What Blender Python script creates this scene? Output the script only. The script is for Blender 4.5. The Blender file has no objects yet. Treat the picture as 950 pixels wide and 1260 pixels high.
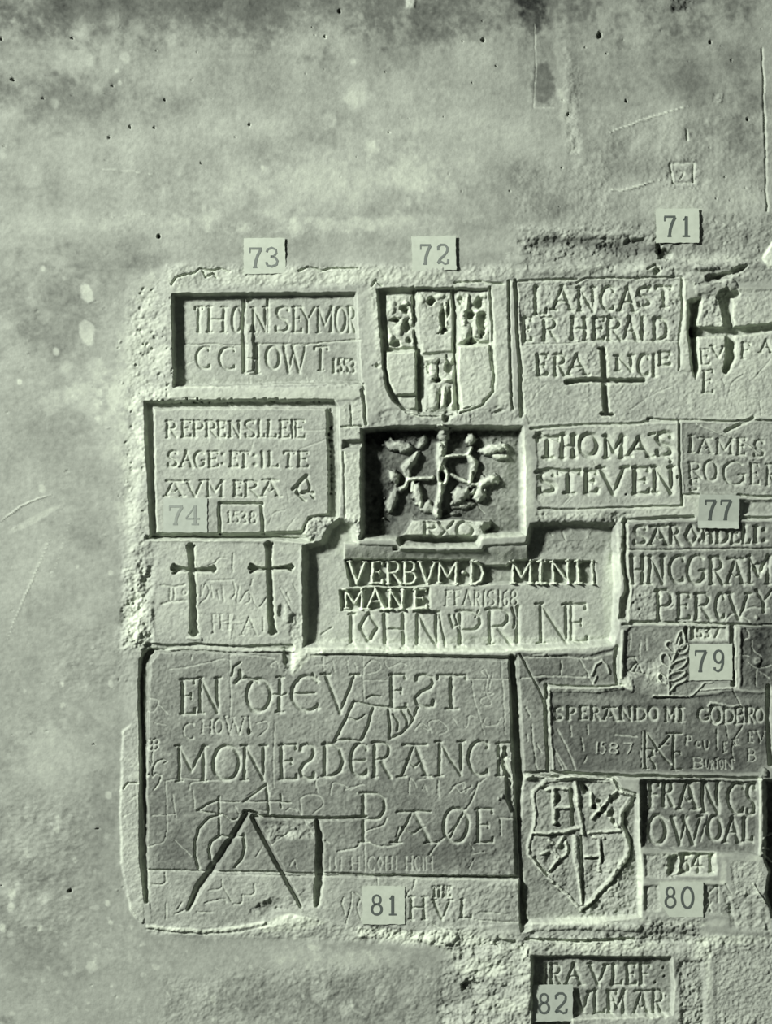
import bpy, math
import numpy as np

# ------------------------------------------------------------------ units
# 1 unit = 1 m; the wall is measured in millimetres (mm across, mm down), frame centre = (475, 630)
CX, CY = 475.0, 630.0
def PX(x): return (x - CX) / 1000.0
def PZ(y): return (CY - y) / 1000.0

scene = bpy.context.scene
# ------------------------------------------------------------------ camera
cam_d = bpy.data.cameras.new('camera')
cam = bpy.data.objects.new('camera', cam_d)
scene.collection.objects.link(cam)
cam.location = (0, -3.2, 0)
cam.rotation_euler = (math.pi / 2, 0, 0)
cam_d.sensor_fit = 'VERTICAL'
cam_d.sensor_height = 24
cam_d.lens = 24 * 3.2 / 1.26
scene.camera = cam
# ------------------------------------------------------------------ world: dim even room light
world = bpy.data.worlds.new('room_light')
scene.world = world
world.use_nodes = True
bg = world.node_tree.nodes['Background']
bg.inputs[0].default_value = (0.93, 1.0, 0.96, 1)
bg.inputs[1].default_value = 0.052
# ------------------------------------------------------------------ window light, high on the left, raking the wall
EL, AZ = math.radians(32), math.radians(31)
dvec = (-math.cos(EL) * math.cos(AZ), -math.sin(EL), math.cos(EL) * math.sin(AZ))
ld = bpy.data.lights.new('window_daylight', 'AREA')
ld.shape = 'RECTANGLE'; ld.size = 0.6; ld.size_y = 0.8
ld.energy = 800
ld.color = (1.0, 1.0, 0.97)
lo = bpy.data.objects.new('window_daylight', ld)
scene.collection.objects.link(lo)
LD = 6.5
lo.location = tuple(LD * c for c in dvec)
from mathutils import Vector
lo.rotation_euler = (-Vector(dvec)).to_track_quat('-Z', 'Y').to_euler()
# ------------------------------------------------------------------ exposure
vs = scene.view_settings
vs.view_transform = 'Standard'; vs.look = 'None'; vs.gamma = 1.0; vs.exposure = 0.0
vs.use_curve_mapping = False

# ------------------------------------------------------------------ materials
def mat_stone(name, bump=0.35, scale=900, rough=0.9):
    m = bpy.data.materials.new(name); m.use_nodes = True
    nt = m.node_tree; n = nt.nodes; L = nt.links
    b = n['Principled BSDF']; b.inputs['Roughness'].default_value = rough
    b.inputs['Specular IOR Level'].default_value = 0.15
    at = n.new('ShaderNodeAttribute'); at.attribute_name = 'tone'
    geo = n.new('ShaderNodeNewGeometry')
    nz = n.new('ShaderNodeTexNoise'); nz.inputs['Scale'].default_value = scale * 0.35; nz.inputs['Detail'].default_value = 3
    L.new(geo.outputs['Position'], nz.inputs['Vector'])
    nf = n.new('ShaderNodeTexNoise'); nf.inputs['Scale'].default_value = scale; nf.inputs['Detail'].default_value = 2
    L.new(geo.outputs['Position'], nf.inputs['Vector'])
    # tone + fine speckle -> colour
    ad = n.new('ShaderNodeMath'); ad.operation = 'MULTIPLY_ADD'
    ad.inputs[1].default_value = 0.22; L.new(nz.outputs['Fac'], ad.inputs[0]); 
    sb = n.new('ShaderNodeMath'); sb.operation = 'SUBTRACT'; sb.inputs[1].default_value = 0.11
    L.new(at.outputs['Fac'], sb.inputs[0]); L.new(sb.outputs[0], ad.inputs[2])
    cr = n.new('ShaderNodeValToRGB')
    e = cr.color_ramp.elements
    e[0].position = 0.0; e[0].color = (0.022, 0.025, 0.022, 1)
    e[1].position = 1.0; e[1].color = (0.80, 0.89, 0.70, 1)
    x = e.new(0.25); x.color = (0.163, 0.179, 0.151, 1)
    x = e.new(0.5); x.color = (0.395, 0.435, 0.362, 1)
    x = e.new(0.75); x.color = (0.62, 0.69, 0.55, 1)
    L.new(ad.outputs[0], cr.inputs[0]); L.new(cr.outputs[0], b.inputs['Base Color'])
    bp = n.new('ShaderNodeBump'); bp.inputs['Strength'].default_value = bump; bp.inputs['Distance'].default_value = 0.0009
    L.new(nf.outputs['Fac'], bp.inputs['Height']); L.new(bp.outputs[0], b.inputs['Normal'])
    return m
M_PLASTER = mat_stone('lime_plaster', 0.22, 420)
M_STONE = mat_stone('carved_stone', 0.42, 560)
M_ROUGH = mat_stone('rough_stone', 0.7, 480)

def mat_plain(name, col, bump=0.1):
    m = bpy.data.materials.new(name); m.use_nodes = True
    nt = m.node_tree; n = nt.nodes; L = nt.links
    b = n['Principled BSDF']; b.inputs['Roughness'].default_value = 0.85
    b.inputs['Specular IOR Level'].default_value = 0.2
    geo = n.new('ShaderNodeNewGeometry')
    nz = n.new('ShaderNodeTexNoise'); nz.inputs['Scale'].default_value = 160; nz.inputs['Detail'].default_value = 5
    L.new(geo.outputs['Position'], nz.inputs['Vector'])
    mx = n.new('ShaderNodeMix'); mx.data_type = 'RGBA'
    mx.inputs[6].default_value = tuple(c * 0.84 for c in col) + (1,)
    mx.inputs[7].default_value = tuple(min(1, c * 1.14) for c in col) + (1,)
    L.new(nz.outputs['Fac'], mx.inputs[0]); L.new(mx.outputs[2], b.inputs['Base Color'])
    bp = n.new('ShaderNodeBump'); bp.inputs['Strength'].default_value = bump; bp.inputs['Distance'].default_value = 0.001
    L.new(nz.outputs['Fac'], bp.inputs['Height']); L.new(bp.outputs[0], b.inputs['Normal'])
    return m
M_PAPER = mat_plain('card_paper', (0.54, 0.61, 0.49))
M_PAPER_DULL = mat_plain('dull_card_paper', (0.46, 0.52, 0.43))
M_INK = mat_plain('printing_ink', (0.10, 0.12, 0.105))
M_INK_GREY = mat_plain('greyed_printing_ink', (0.20, 0.23, 0.20))
M_INK_FADED = mat_plain('faded_printing_ink', (0.30, 0.34, 0.29))

# ------------------------------------------------------------------ height field grid (mm)
def axis(lo, segs):
    out = [lo]
    for end, step in segs:
        k = max(1, int(round((end - out[-1]) / step)))
        out += list(np.linspace(out[-1], end, k + 1)[1:])
    return np.array(out)
xs = axis(-420, [(-10, 10), (140, 1.9), (962, 1.0), (1360, 10)])
ys = axis(-420, [(-10, 10), (275, 1.9), (1268, 1.0), (1680, 10)])
nx, ny = len(xs), len(ys)
X0, Y0 = np.meshgrid(xs, ys)
rng = np.random.RandomState(7)

def noise(scale, sx=1.0, sy=1.0, seed=None):
    r = rng if seed is None else np.random.RandomState(seed)
    ux = (xs + 500.0) / (scale * sx); uy = (ys + 500.0) / (scale * sy)
    L = r.rand(int(uy[-1]) + 3, int(ux[-1]) + 3)
    ix = ux.astype(int); fx = ux - ix; fx = fx * fx * (3 - 2 * fx)
    iy = uy.astype(int); fy = uy - iy; fy = fy * fy * (3 - 2 * fy)
    A = L[:, ix] * (1 - fx) + L[:, ix + 1] * fx
    return (A[iy] * (1 - fy)[:, None] + A[iy + 1] * fy[:, None]) * 2 - 1
def fbm(scale, octs, gain=0.5, sx=1.0, sy=1.0):
    o = 0; a = 1.0
    for k in range(octs):
        o = o + a * noise(scale / 2 ** k, sx, sy); a *= gain
    return o

NW1 = fbm(26, 3); NW2 = fbm(26, 3)
NS1 = noise(4.5); NS2 = noise(4.5)
X = X0 + 0.8 * NW1 + 0.52 * NS1
Y = Y0 + 0.8 * NW2 + 0.52 * NS2
N_BIG = fbm(180, 4)
N_MED = fbm(36, 4)
N_FINE = fbm(7, 3, 0.65)
N_GRIT = noise(2.3) + 0.6 * noise(3.6)
N_PIT = noise(5.0) 
N_FLK = fbm(20, 4, 0.8)
N_STREAK = fbm(60, 4, 0.55, 2.6, 0.6)
N_RUN = fbm(60, 4, 0.6, 0.5, 2.2)

inframe = ((X0 > -40) & (X0 < 990) & (Y0 > -40) & (Y0 < 1300)).astype(float)
H = 0.6 * N_BIG + (0.15 * N_MED + 0.10 * N_FINE + 0.07 * N_GRIT) * (0.3 + 0.7 * inframe)
T = np.full_like(H, 0.43) + 0.03 * N_BIG + 0.02 * N_MED + 0.01 * N_STREAK
N_PATCH = fbm(70, 6, 0.62)
T += 0.012 * np.tanh(3.0 * N_PATCH) + 0.02 * np.tanh(3 * fbm(30, 5, .65)) + .012 * N_GRIT
CUTD = np.zeros_like(H); RAIS = np.zeros_like(H)
R = np.zeros((ny - 1, nx - 1), dtype=np.int32)
REG = [dict(name='wall_back', parent=None, kind='structure', label='old lime-plastered wall with a patch of inscribed stones laid bare', mat=M_PLASTER)]

def smooth(t):
    t = np.clip(t, 0, 1); return t * t * (3 - 2 * t)
def win(x0, y0, x1, y1, pad):
    a = max(0, np.searchsorted(xs, x0 - pad) - 1); b = min(nx, np.searchsorted(xs, x1 + pad) + 1)
    c = max(0, np.searchsorted(ys, y0 - pad) - 1); d = min(ny, np.searchsorted(ys, y1 + pad) + 1)
    return slice(c, d), slice(a, b)
def seg_dist(x, y, p, q):
    px, py = p; qx, qy = q
    dx, dy = qx - px, qy - py; l2 = dx * dx + dy * dy
    if l2 < 1e-9: return np.hypot(x - px, y - py)
    t = np.clip(((x - px) * dx + (y - py) * dy) / l2, 0, 1)
    return np.hypot(x - px - t * dx, y - py - t * dy)
def poly_sd(x, y, P):
    d = np.full(x.shape, 1e9); inside = np.zeros(x.shape, bool)
    n = len(P)
    for i in range(n):
        p, q = P[i], P[(i + 1) % n]
        d = np.minimum(d, seg_dist(x, y, p, q))
        if p[1] != q[1]:
            c = ((p[1] > y) != (q[1] > y)) & (x < (q[0] - p[0]) * (y - p[1]) / (q[1] - p[1]) + p[0])
            inside ^= c
    return np.where(inside, d, -d)
def reg(name, parent=0, **kw):
    REG.append(dict(name=name, parent=parent, **kw)); return len(REG) - 1
def thing(name, label, cat, group=None, mat=None, **kw):
    group = group or ('inscribed stones set in the wall' if name == 'inscribed_stone' else 'relief carved stones set in the wall')
    return reg(name, None, label=label, category=cat, group=group, mat=mat or M_STONE, **kw)
def claim(s, mask, rid, within=None):
    sy, sx = s
    sub = R[sy.start:min(sy.stop, ny - 1), sx.start:min(sx.stop, nx - 1)]
    m = mask[:sub.shape[0], :sub.shape[1]]
    if within is not None: m = m & (sub == within)
    sub[m] = rid

def tr(P, org):
    if org is None: return [tuple(map(float, p)) for p in P]
    ox, oy, s = org
    return [(ox + p[0] / s, oy + p[1] / s) for p in P]

def block(P, level=0.0, bevel=4.0, tone=None, rid=None, rough=1.0, within=None, org=None, slope=(0, 0), grow=0.0, soft=0.0, med=0.5, crumble=0.0):
    """a flat stone face inside polygon P: its height, its own grain and tone"""
    P = tr(P, org)
    a = np.array(P); s = win(a[:, 0].min(), a[:, 1].min(), a[:, 0].max(), a[:, 1].max(), 6 + abs(grow))
    x, y = X[s], Y[s]
    sd = poly_sd(x, y, P) + grow
    if crumble: sd = sd + crumble * (N_FINE[s] + 0.5 * N_MED[s])
    t = smooth(sd / bevel)
    cx, cy = a[:, 0].mean(), a[:, 1].mean()
    lv = level + slope[0] * (x - cx) / 100 + slope[1] * (y - cy) / 100
    face = lv + rough * (med * 0.8 * N_MED[s] + 0.20 * N_FINE[s] + 0.24 * N_GRIT[s])
    H[s] = H[s] * (1 - t) + face * t
    CUTD[s] *= (1 - t); RAIS[s] *= (1 - t)
    if tone is not None:
        tt = smooth((sd + 2) / (3 + soft)) if level > -5 else smooth((sd - bevel * .6) / 3)
        T[s] = T[s] * (1 - tt) + (tone + 0.05 * N_MED[s] + 0.03 * N_FINE[s] + 0.035 * N_BIG[s]) * tt
    if rid is not None: claim(s, sd > 0, rid, within)
def shift(P, dh=0.0, bevel=4.0, tone=0.0, org=None, rid=None, within=None):
    P = tr(P, org)
    a = np.array(P); s = win(a[:, 0].min(), a[:, 1].min(), a[:, 0].max(), a[:, 1].max(), bevel + 4)
    sd = poly_sd(X[s], Y[s], P); t = smooth(sd / bevel + 0.5)
    H[s] += dh * t; T[s] += tone * t
    if rid is not None: claim(s, sd > -bevel / 2, rid, within)
def rough(P, amp, fade=10, tone=0.0, pits=0.0, org=None, tn=0.0, ridge=0.0):
    """crumbled mortar: extra relief, with pits"""
    P = tr(P, org)
    a = np.array(P); s = win(a[:, 0].min(), a[:, 1].min(), a[:, 0].max(), a[:, 1].max(), fade + 4)
    sd = poly_sd(X[s], Y[s], P); t = smooth(sd / fade + 0.5)
    g = N_FINE[s] * 0.42 + N_MED[s] * 1.2 + N_GRIT[s] * 0.22
    H[s] += t * amp * g - t * 0.45 * pits * smooth((N_PIT[s] + 0.5 * N_FINE[s] - 0.75) * 2.5)
    H[s] += t * ridge
    T[s] += t * (tone + tn * N_FINE[s])
def stroke(strokes, w, d, rid=None, within=None, org=None, sign=-1, prof='v', tone=0.0, claimpad=0.6):
    """strokes: list of (points, width factor); cut (or raise) them as one shape"""
    S = [(tr(p, org), f) for p, f in strokes]
    allp = np.array([q for p, f in S for q in p])
    s = win(allp[:, 0].min(), allp[:, 1].min(), allp[:, 0].max(), allp[:, 1].max(), w * 1.2 + 3)
    x, y = X[s], Y[s]
    r = np.full(x.shape, 9.0)
    for p, f in S:
        fs = f if isinstance(f, (list, tuple)) else None
        if len(p) == 1:
            r = np.minimum(r, np.hypot(x - p[0][0], y - p[0][1]) / (w * 0.5 * f)); continue
        for i in range(len(p) - 1):
            if fs is None:
                r = np.minimum(r, seg_dist(x, y, p[i], p[i + 1]) / (w * 0.5 * f))
            else:
                (ax, ay), (bx, by) = p[i], p[i + 1]
                l2 = (bx - ax) ** 2 + (by - ay) ** 2 + 1e-9
                t = np.clip(((x - ax) * (bx - ax) + (y - ay) * (by - ay)) / l2, 0, 1)
                dd = np.hypot(x - ax - t * (bx - ax), y - ay - t * (by - ay))
                r = np.minimum(r, dd / (w * 0.5 * (fs[i] * (1 - t) + fs[i + 1] * t)))
    r = r * (1 + 0.12 * NS1[s])
    if prof == 'v': k = np.clip(1.08 - r, 0, 1) ** 0.85
    elif prof == 'u': k = smooth((1.15 - r) * 2.2)
    elif prof == 'box': k = smooth((1.1 - r) * 3.6)
    else: k = np.sqrt(np.clip(1 - r * r, 0, 1))          # rounded ridge
    k = k * (1 + 0.10 * N_FINE[s])
    if sign < 0:
        lip = 0.20 * np.clip(1 - r / 1.7, 0, 1) ** 1.2
        D = d * 1.12 * (k * 0.86 + lip)
        H[s] -= np.clip(D - CUTD[s], 0, None); CUTD[s] = np.maximum(CUTD[s], D)
    else:
        D = d * k; H[s] += np.clip(D - RAIS[s], 0, None); RAIS[s] = np.maximum(RAIS[s], D)
    T[s] += tone * np.clip(k, 0, 1)
    if d < 5.6: T[s] += 0.55 * np.clip(0.60 - T[s], 0, 1) * smooth(k * 2.5)      # paler cut stone, which also paints in the brightness of lit groove walls
    if rid is not None: claim(s, r < 1 + claimpad * 2 / w, rid, within)
def lump(x0, y0, rx, ry, h, rot=0, org=None, rid=None, within=None, tone=0.0, flat=1.0):
    if org is not None:
        ox, oy, sc = org; x0 = ox + x0 / sc; y0 = oy + y0 / sc; rx /= sc; ry /= sc
    m = max(rx, ry); s = win(x0 - m, y0 - m, x0 + m, y0 + m, 3)
    c, q = math.cos(math.radians(rot)), math.sin(math.radians(rot))
    dx, dy = X[s] - x0, Y[s] - y0
    r = np.hypot((dx * c + dy * q) / rx, (-dx * q + dy * c) / ry)
    r = r * (1 + 0.26 * N_FINE[s] + 0.16 * NS1[s])
    k = np.clip(1 - r * r, 0, 1) ** (0.5 * flat) if h > 0 else smooth((1 - r) * (1.8 if flat < 2 else 0.9))
    if h > 4: H[s] += np.clip(h * k - RAIS[s], 0, None); RAIS[s] = np.maximum(RAIS[s], h * k)
    else: H[s] += h * k
    T[s] += tone * smooth((1 - r) * 2)
    if rid is not None: claim(s, r < 1, rid, within)
def stain_or_light(x0, y0, rx, ry, amt, rot=0, soft=1.0, break_=0.35):  # patch of tone
    m = max(rx, ry); s = win(x0 - m, y0 - m, x0 + m, y0 + m, m * 0.5)
    c, q = math.cos(math.radians(rot)), math.sin(math.radians(rot))
    dx, dy = X0[s] - x0, Y0[s] - y0
    r = np.hypot((dx * c + dy * q) / rx, (-dx * q + dy * c) / ry) + break_ * (0.5 * N_MED[s] + 0.6 * N_FLK[s]) + 0.12 * N_FINE[s]
    T[s] += 1.1 * amt * smooth((1.12 - r) / (0.75 * soft))

# ------------------------------------------------------------------ letters: strokes in a unit box (x right, y down)
def arc(cx, cy, rx, ry, a0, a1, n=12):
    return [(cx + rx * math.cos(math.radians(a0 + (a1 - a0) * i / n)), cy + ry * math.sin(math.radians(a0 + (a1 - a0) * i / n))) for i in range(n + 1)]
def sf(x, y, h=0.13): return ([(x - h, y), (x + h, y)], 0.6)
G = {
 'A': [([(.5, 0), (.08, 1)], .7), ([(.5, 0), (.92, 1)], 1.1), ([(.24, .62), (.76, .62)], .5), sf(.08, 1), sf(.92, 1)],
 'a': [([(.48, .03), (.1, 1)], .7), ([(.52, .03), (.9, 1)], 1.1), ([(.24, .5), (.5, .72), (.76, .5)], .5), ([(.12, .02), (.88, .02)], .7), sf(.1, 1), sf(.9, 1)],
 'B': [([(.15, 0), (.15, 1)], 1), ([(.15, 0), (.6, .02), (.8, .12), (.8, .34), (.6, .46), (.15, .48)], .7), ([(.5, .48), (.8, .56), (.9, .74), (.8, .92), (.55, 1), (.15, 1)], .8), sf(.12, 0), sf(.12, 1)],
 'C': [(arc(.58, .5, .48, .5, -55, -305), .9), ([(.86, .02), (.86, .2)], .6), ([(.86, .82), (.86, .98)], .6)],
 'D': [([(.15, 0), (.15, 1)], 1), ([(.05, 0), (.45, 0), (.78, .15), (.93, .5), (.78, .85), (.45, 1), (.05, 1)], .85)],
 'd': [(arc(.5, .58, .4, .42, 0, 360, 16), .9), ([(.62, .2), (.35, .05), (.1, .0)], .9)],
 'E': [([(.22, 0), (.22, 1)], 1), ([(.08, 0), (.9, 0), (.9, .12)], .65), ([(.22, .48), (.7, .48)], .6), ([(.7, .4), (.7, .56)], .5), ([(.08, 1), (.92, 1), (.94, .86)], .7)],
 'e': [(arc(.56, .5, .5, .5, -50, -310), 1), ([(.08, .5), (.8, .5)], .6), ([(.9, .04), (.9, .2)], .6), ([(.9, .8), (.9, .96)], .6)],
 'F': [([(.22, 0), (.22, 1)], 1), ([(.08, 0), (.9, 0), (.9, .14)], .65), ([(.22, .48), (.7, .48)], .6), sf(.22, 1, .18)],
 'G': [(arc(.55, .5, .48, .5, -50, -330), .9), ([(.95, .55), (.95, .85)], .8), ([(.7, .55), (1, .55)], .6)],
 'H': [([(.15, 0), (.15, 1)], 1), ([(.85, 0), (.85, 1)], 1), ([(.15, .5), (.85, .5)], .6), sf(.15, 0), sf(.85, 0), sf(.15, 1), sf(.85, 1)],
 'I': [([(.5, 0), (.5, 1)], 1), sf(.5, 0, .4), sf(.5, 1, .4)],
 'l': [([(.5, 0), (.5, 1)], 1)],
 'J': [([(.6, 0), (.6, .85), (.4, 1), (.1, .95)], 1), sf(.6, 0)],
 'L': [([(.2, 0), (.2, 1)], 1), ([(.06, 1), (.92, 1), (.95, .82)], .7), sf(.2, 0)],
 'M': [([(.1, 0), (.1, 1)], .7), ([(.1, 0), (.5, .72)], .9), ([(.5, .72), (.9, 0)], .7), ([(.9, 0), (.9, 1)], 1), sf(.1, 1, .1), sf(.9, 1, .1), sf(.06, 0, .08), sf(.93, 0, .08)],
 'N': [([(.12, 0), (.12, 1)], .8), ([(.12, 0), (.85, 1)], .8), ([(.85, 0), (.85, 1)], .9), sf(.12, 1, .12), sf(.85, 0, .12), sf(.08, 0, .1)],
 'O': [(arc(.5, .5, .44, .5, 0, 360, 18), 1)],
 'o': [([(.5, 0), (.92, .5), (.5, 1), (.08, .5), (.5, 0)], .9)],
 'q': [(arc(.5, .5, .44, .5, 0, 360, 18), 1), ([(.28, .9), (.8, .02)], .5)],
 'P': [([(.18, 0), (.18, 1)], 1), ([(.05, 0), (.6, .0), (.88, .12), (.9, .34), (.7, .5), (.18, .54)], .8), sf(.18, 1, .16)],
 'R': [([(.18, 0), (.18, 1)], 1), ([(.05, 0), (.6, .0), (.82, .12), (.82, .34), (.62, .48), (.18, .5)], .75), ([(.45, .5), (.95, 1)], .95), sf(.18, 1)],
 'S': [([(.85, .16), (.82, .03), (.5, 0), (.2, .08), (.12, .26), (.3, .44), (.7, .56), (.9, .74), (.8, .92), (.5, 1), (.15, .97), (.12, .82)], .9)],
 's': [([(.15, .16), (.18, .03), (.5, 0), (.8, .08), (.88, .26), (.7, .44), (.3, .56), (.1, .74), (.2, .92), (.5, 1), (.85, .97), (.88, .82)], .9)],
 'T': [([(.5, 0), (.5, 1)], 1), ([(.05, .12), (.05, 0), (.95, 0), (.95, .12)], .7), sf(.5, 1, .2)],
 'U': [([(.12, 0), (.12, .7), (.35, 1), (.65, 1), (.88, .7), (.88, 0)], .9)],
 'V': [([(.08, 0), (.5, 1)], 1), ([(.92, 0), (.5, 1)], .7), sf(.08, 0), sf(.92, 0)],
 'W': [([(.04, 0), (.28, 1)], 1), ([(.5, 0), (.28, 1)], .6), ([(.4, 0), (.72, 1)], 1), ([(.96, 0), (.72, 1)], .6), sf(.06, 0, .07), sf(.94, 0, .07)],
 'X': [([(.05, 0), (.95, 1)], 1), ([(.95, 0), (.05, 1)], .7)],
 'Y': [([(.08, 0), (.5, .5), (.5, 1)], .9), ([(.92, 0), (.5, .5)], .7)],
 'Z': [([(.1, 0), (.9, 0), (.1, 1), (.9, 1)], .8)],
 '0': [(arc(.5, .5, .42, .48, 0, 360, 18), 1)],
 '1': [([(.5, 0), (.5, 1)], 1), ([(.5, 0), (.25, .15)], .6), sf(.5, 1, .25)],
 '2': [([(.12, .25), (.25, .04), (.6, 0), (.88, .15), (.85, .4), (.1, 1), (.9, 1)], .9)],
 '3': [([(.12, .08), (.5, 0), (.85, .14), (.8, .38), (.45, .48), (.85, .6), (.9, .84), (.5, 1), (.1, .92)], .9)],
 '4': [([(.65, 1), (.65, 0), (.05, .68), (.95, .68)], .9)],
 '5': [([(.85, 0), (.25, 0), (.2, .42), (.6, .4), (.88, .62), (.8, .9), (.45, 1), (.1, .92)], .9)],
 '6': [([(.8, .04), (.3, .2), (.12, .65), (.3, .98), (.7, .98), (.88, .72), (.65, .48), (.2, .6)], .9)],
 '7': [([(.08, .0), (.92, .0), (.4, 1)], .9)],
 '8': [(arc(.5, .25, .32, .25, 0, 360), .9), (arc(.5, .74, .4, .26, 0, 360), .9)],
 '9': [([(.85, .3), (.7, .05), (.3, .02), (.12, .25), (.3, .5), (.7, .48), (.86, .28), (.8, .7), (.5, 1), (.15, .92)], .9)],
 '.': [([(.5, .5)], 1.3)],
 ':': [([(.5, .2)], 1.2), ([(.5, .8)], 1.2)],
 '+': [([(.5, 0), (.5, 1)], 1), ([(0, .35), (1, .35)], 1)],
}
def letters(rid, org, spec, w=4.0, d=3.0, sign=-1, prof='v', name='letter', lean=0.0, tone=0.0, claimp=True):
    """spec lines 'ytop ybottom | char x0 x1 | char x0 x1 [y0 y1] ...' in the units of org"""
    if sign < 0: w, d = w + 0.7, min(d, 0.60 * w)
    for line in spec.strip().split('\n'):
        parts = [p.split() for p in line.split('|')]
        y0, y1 = map(float, parts[0])
        for p in parts[1:]:
            ch = p[0]; x0, x1 = float(p[1]), float(p[2])
            if ch == ':':
                for v_ in (.2, .8): stroke([([((x0 + x1) / 2, y0 + v_ * (y1 - y0))], 1.2)], w, d, reg('dot', rid, mat=REG[rid].get('mat')), rid, org, sign, prof, tone)
                continue
            a, b = (float(p[3]), float(p[4])) if len(p) > 3 else (y0, y1)
            S = []
            for pts, f in G[ch]:
                S.append(([(x0 + u * (x1 - x0) + lean * (0.5 - v) * (b - a), a + v * (b - a)) for u, v in pts], f))
            lid = reg(name if ch not in '.:' else 'dot', rid, mat=REG[rid].get('mat')) if claimp else None
            stroke(S, w, d, lid, rid, org, sign, prof, tone)
def curve(P):
    if len(P) < 3: return P
    out = []; Q = [P[0]] + list(P) + [P[-1]]
    for i in range(1, len(Q) - 2):
        p0, p1, p2, p3 = map(np.array, Q[i - 1:i + 3])
        for t in (0, .25, .5, .75):
            out.append(tuple(.5 * (2 * p1 + (p2 - p0) * t + (2 * p0 - 5 * p1 + 4 * p2 - p3) * t * t + (3 * p1 - p0 - 3 * p2 + p3) * t ** 3)))
    return out + [tuple(P[-1])]
def lines(rid, org, L, w=2.0, d=1.2, name='scratch', sign=-1, prof='v', one=False, tone=0.0):
    """free strokes; each list of points; one part for all unless one=False"""
    if one:
        lid = reg(name, rid, mat=REG[rid].get('mat')) if name else None
        stroke([(l, 1) for l in L], w, d, lid, rid, org, sign, prof, tone)
    else:
        for l in L:
            lid = reg(name, rid, mat=REG[rid].get('mat'))
            l = curve(l); stroke([(l, 1)], w, d * .62, lid, rid, org, sign, prof, tone)
def cut(org, pts, w, d, prof='u', tone=0.0, wf=1):
    stroke([(pts, wf)], w, d, None, None, org, -1, prof, tone)

# =================================================================== THE WALL
O73=(170,320,3.393); O72=(430,280,4.318); O71=(610,250,3.8); OD=(800,240,4.345); O74=(160,480,3.167)
OG=(420,500,3.958); OH=(640,500,4.318); OI=(800,500,6.333); OJ=(150,650,3.8); OK=(370,630,2.317)
OL=(740,620,4.524); OM1=(140,780,3.654); OM2=(380,780,3.393); OM3=(130,960,3.519); OM4=(370,960,3.276)
ON=(620,760,5.278); OP=(770,750,5.278); OR=(630,940,5.588); OS=(770,940,5.278); OU=(600,1120,2.714)

# ---- stains of the plaster (lasting discolouration, limewash patches, damp), with light falloff at the top painted in
T += 0.02 * N_STREAK * (Y0 < 330) + 0.03 * N_RUN * (Y0 < 330)
stain_or_light(300, 0, 760, 70, -0.15, 0, 1.6, .15); stain_or_light(300, 10, 620, 50, -0.08, 0, 1.3, .4); stain_or_light(20, 60, 90, 50, -0.05)  # light falloff along the top and top-left corner painted into the tone
stain_or_light(120, 130, 190, 40, -0.10, 8, 1.4, .4)
stain_or_light(470, 60, 90, 40, -.06); stain_or_light(700, 60, 80, 120, -.05, 0, 1.4)
stain_or_light(390, 225, 190, 62, 0.14, -6, 1.5); stain_or_light(560, 190, 130, 80, 0.10, 20, 1.4); stain_or_light(250, 160, 150, 30, .06, -5, 1.4)
stain_or_light(440, 275, 160, 12, 0.12, -3, 1.2); stain_or_light(150, 275, 170, 22, 0.10, 0, 1.4)
stain_or_light(668, 105, 15, 26, -0.17, 0, .5, .15); stain_or_light(655, 20, 20, 26, -.10, 0, .8)
stain_or_light(692, 60, 12, 90, 0.09, -3, .8); stain_or_light(700, 150, 12, 60, .09, -10, .8)
stain_or_light(510, 175, 34, 18, -.05); stain_or_light(640, 215, 50, 30, -0.09, 0, 1.2, .6); stain_or_light(660, 260, 60, 22, -.07, 0, .8)
stain_or_light(860, 90, 110, 90, -0.10, 0, 1.6); stain_or_light(840, 240, 120, 34, 0.06, 0, 1.3, .5); stain_or_light(910, 160, 60, 60, -.09, 0, 1.6)
stain_or_light(800, 200, 70, 26, -.06, 0, 1.2, .5)
for (x, y, r, a) in [(170, 30, 12, .09), (100, 34, 14, .07), (215, 30, 8, .07), (154, 71, 7, .14), (110, 75, 6, .08), (68, 127, 6, .12), (143, 87, 3, .16), (148, 102, 3, .16), (118, 108, 7, .07), (323, 206, 3, .2), (8, 40, 10, .08), (140, 20, 14, .07), (212, 48, 9, .08), (435, 76, 5, .12), (400, 45, 4, .14), (440, 120, 16, .10), (458, 185, 12, .10), (404, 148, 10, .09), (444, 20, 4, .14), (53, 331, 4, .2), (79, 342, 4, .12), (69, 433, 4, .22), (24, 470, 4, .25), (55, 388, 8, .08), (118, 455, 16, .06), (82, 452, 9, .10)]:
    stain_or_light(x, y, r, r * 1.2, a, 0, .9, .3)
stain_or_light(107, 360, 8, 13, .20, -20, .35, .2); stain_or_light(107, 409, 9, 17, .19, -15, .35, .2)
stain_or_light(70, 390, 90, 90, -.11, 0, 1.4, .4); stain_or_light(110, 330, 60, 26, -.06, 0, 1.2); stain_or_light(190, 320, 44, 12, -.06, -12, 1)
stain_or_light(60, 540, 70, 60, -.05, 0, 1.4); stain_or_light(20, 600, 60, 120, .02)
stain_or_light(70, 492, 30, 12, .10, -20, .8, .5); stain_or_light(104, 490, 22, 24, .11, 0, .7, .4); stain_or_light(100, 520, 14, 24, -.05)
stain_or_light(105, 665, 30, 22, -.08, 30, 1.2); stain_or_light(60, 690, 50, 40, .04); stain_or_light(40, 640, 40, 4, .1, -28, .5, .15)
stain_or_light(60, 940, 70, 70, .10, 0, 1.4, .5); stain_or_light(110, 1010, 70, 90, -.04, 0, 1.4); stain_or_light(50, 1060, 60, 60, -.04, 0, 1.2, .6)
stain_or_light(120, 1160, 60, 24, .05, 0, 1, .7); stain_or_light(60, 1180, 70, 40, -.06, 0, 1.3); stain_or_light(300, 1180, 190, 30, .04, 0, 1.3)
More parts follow.
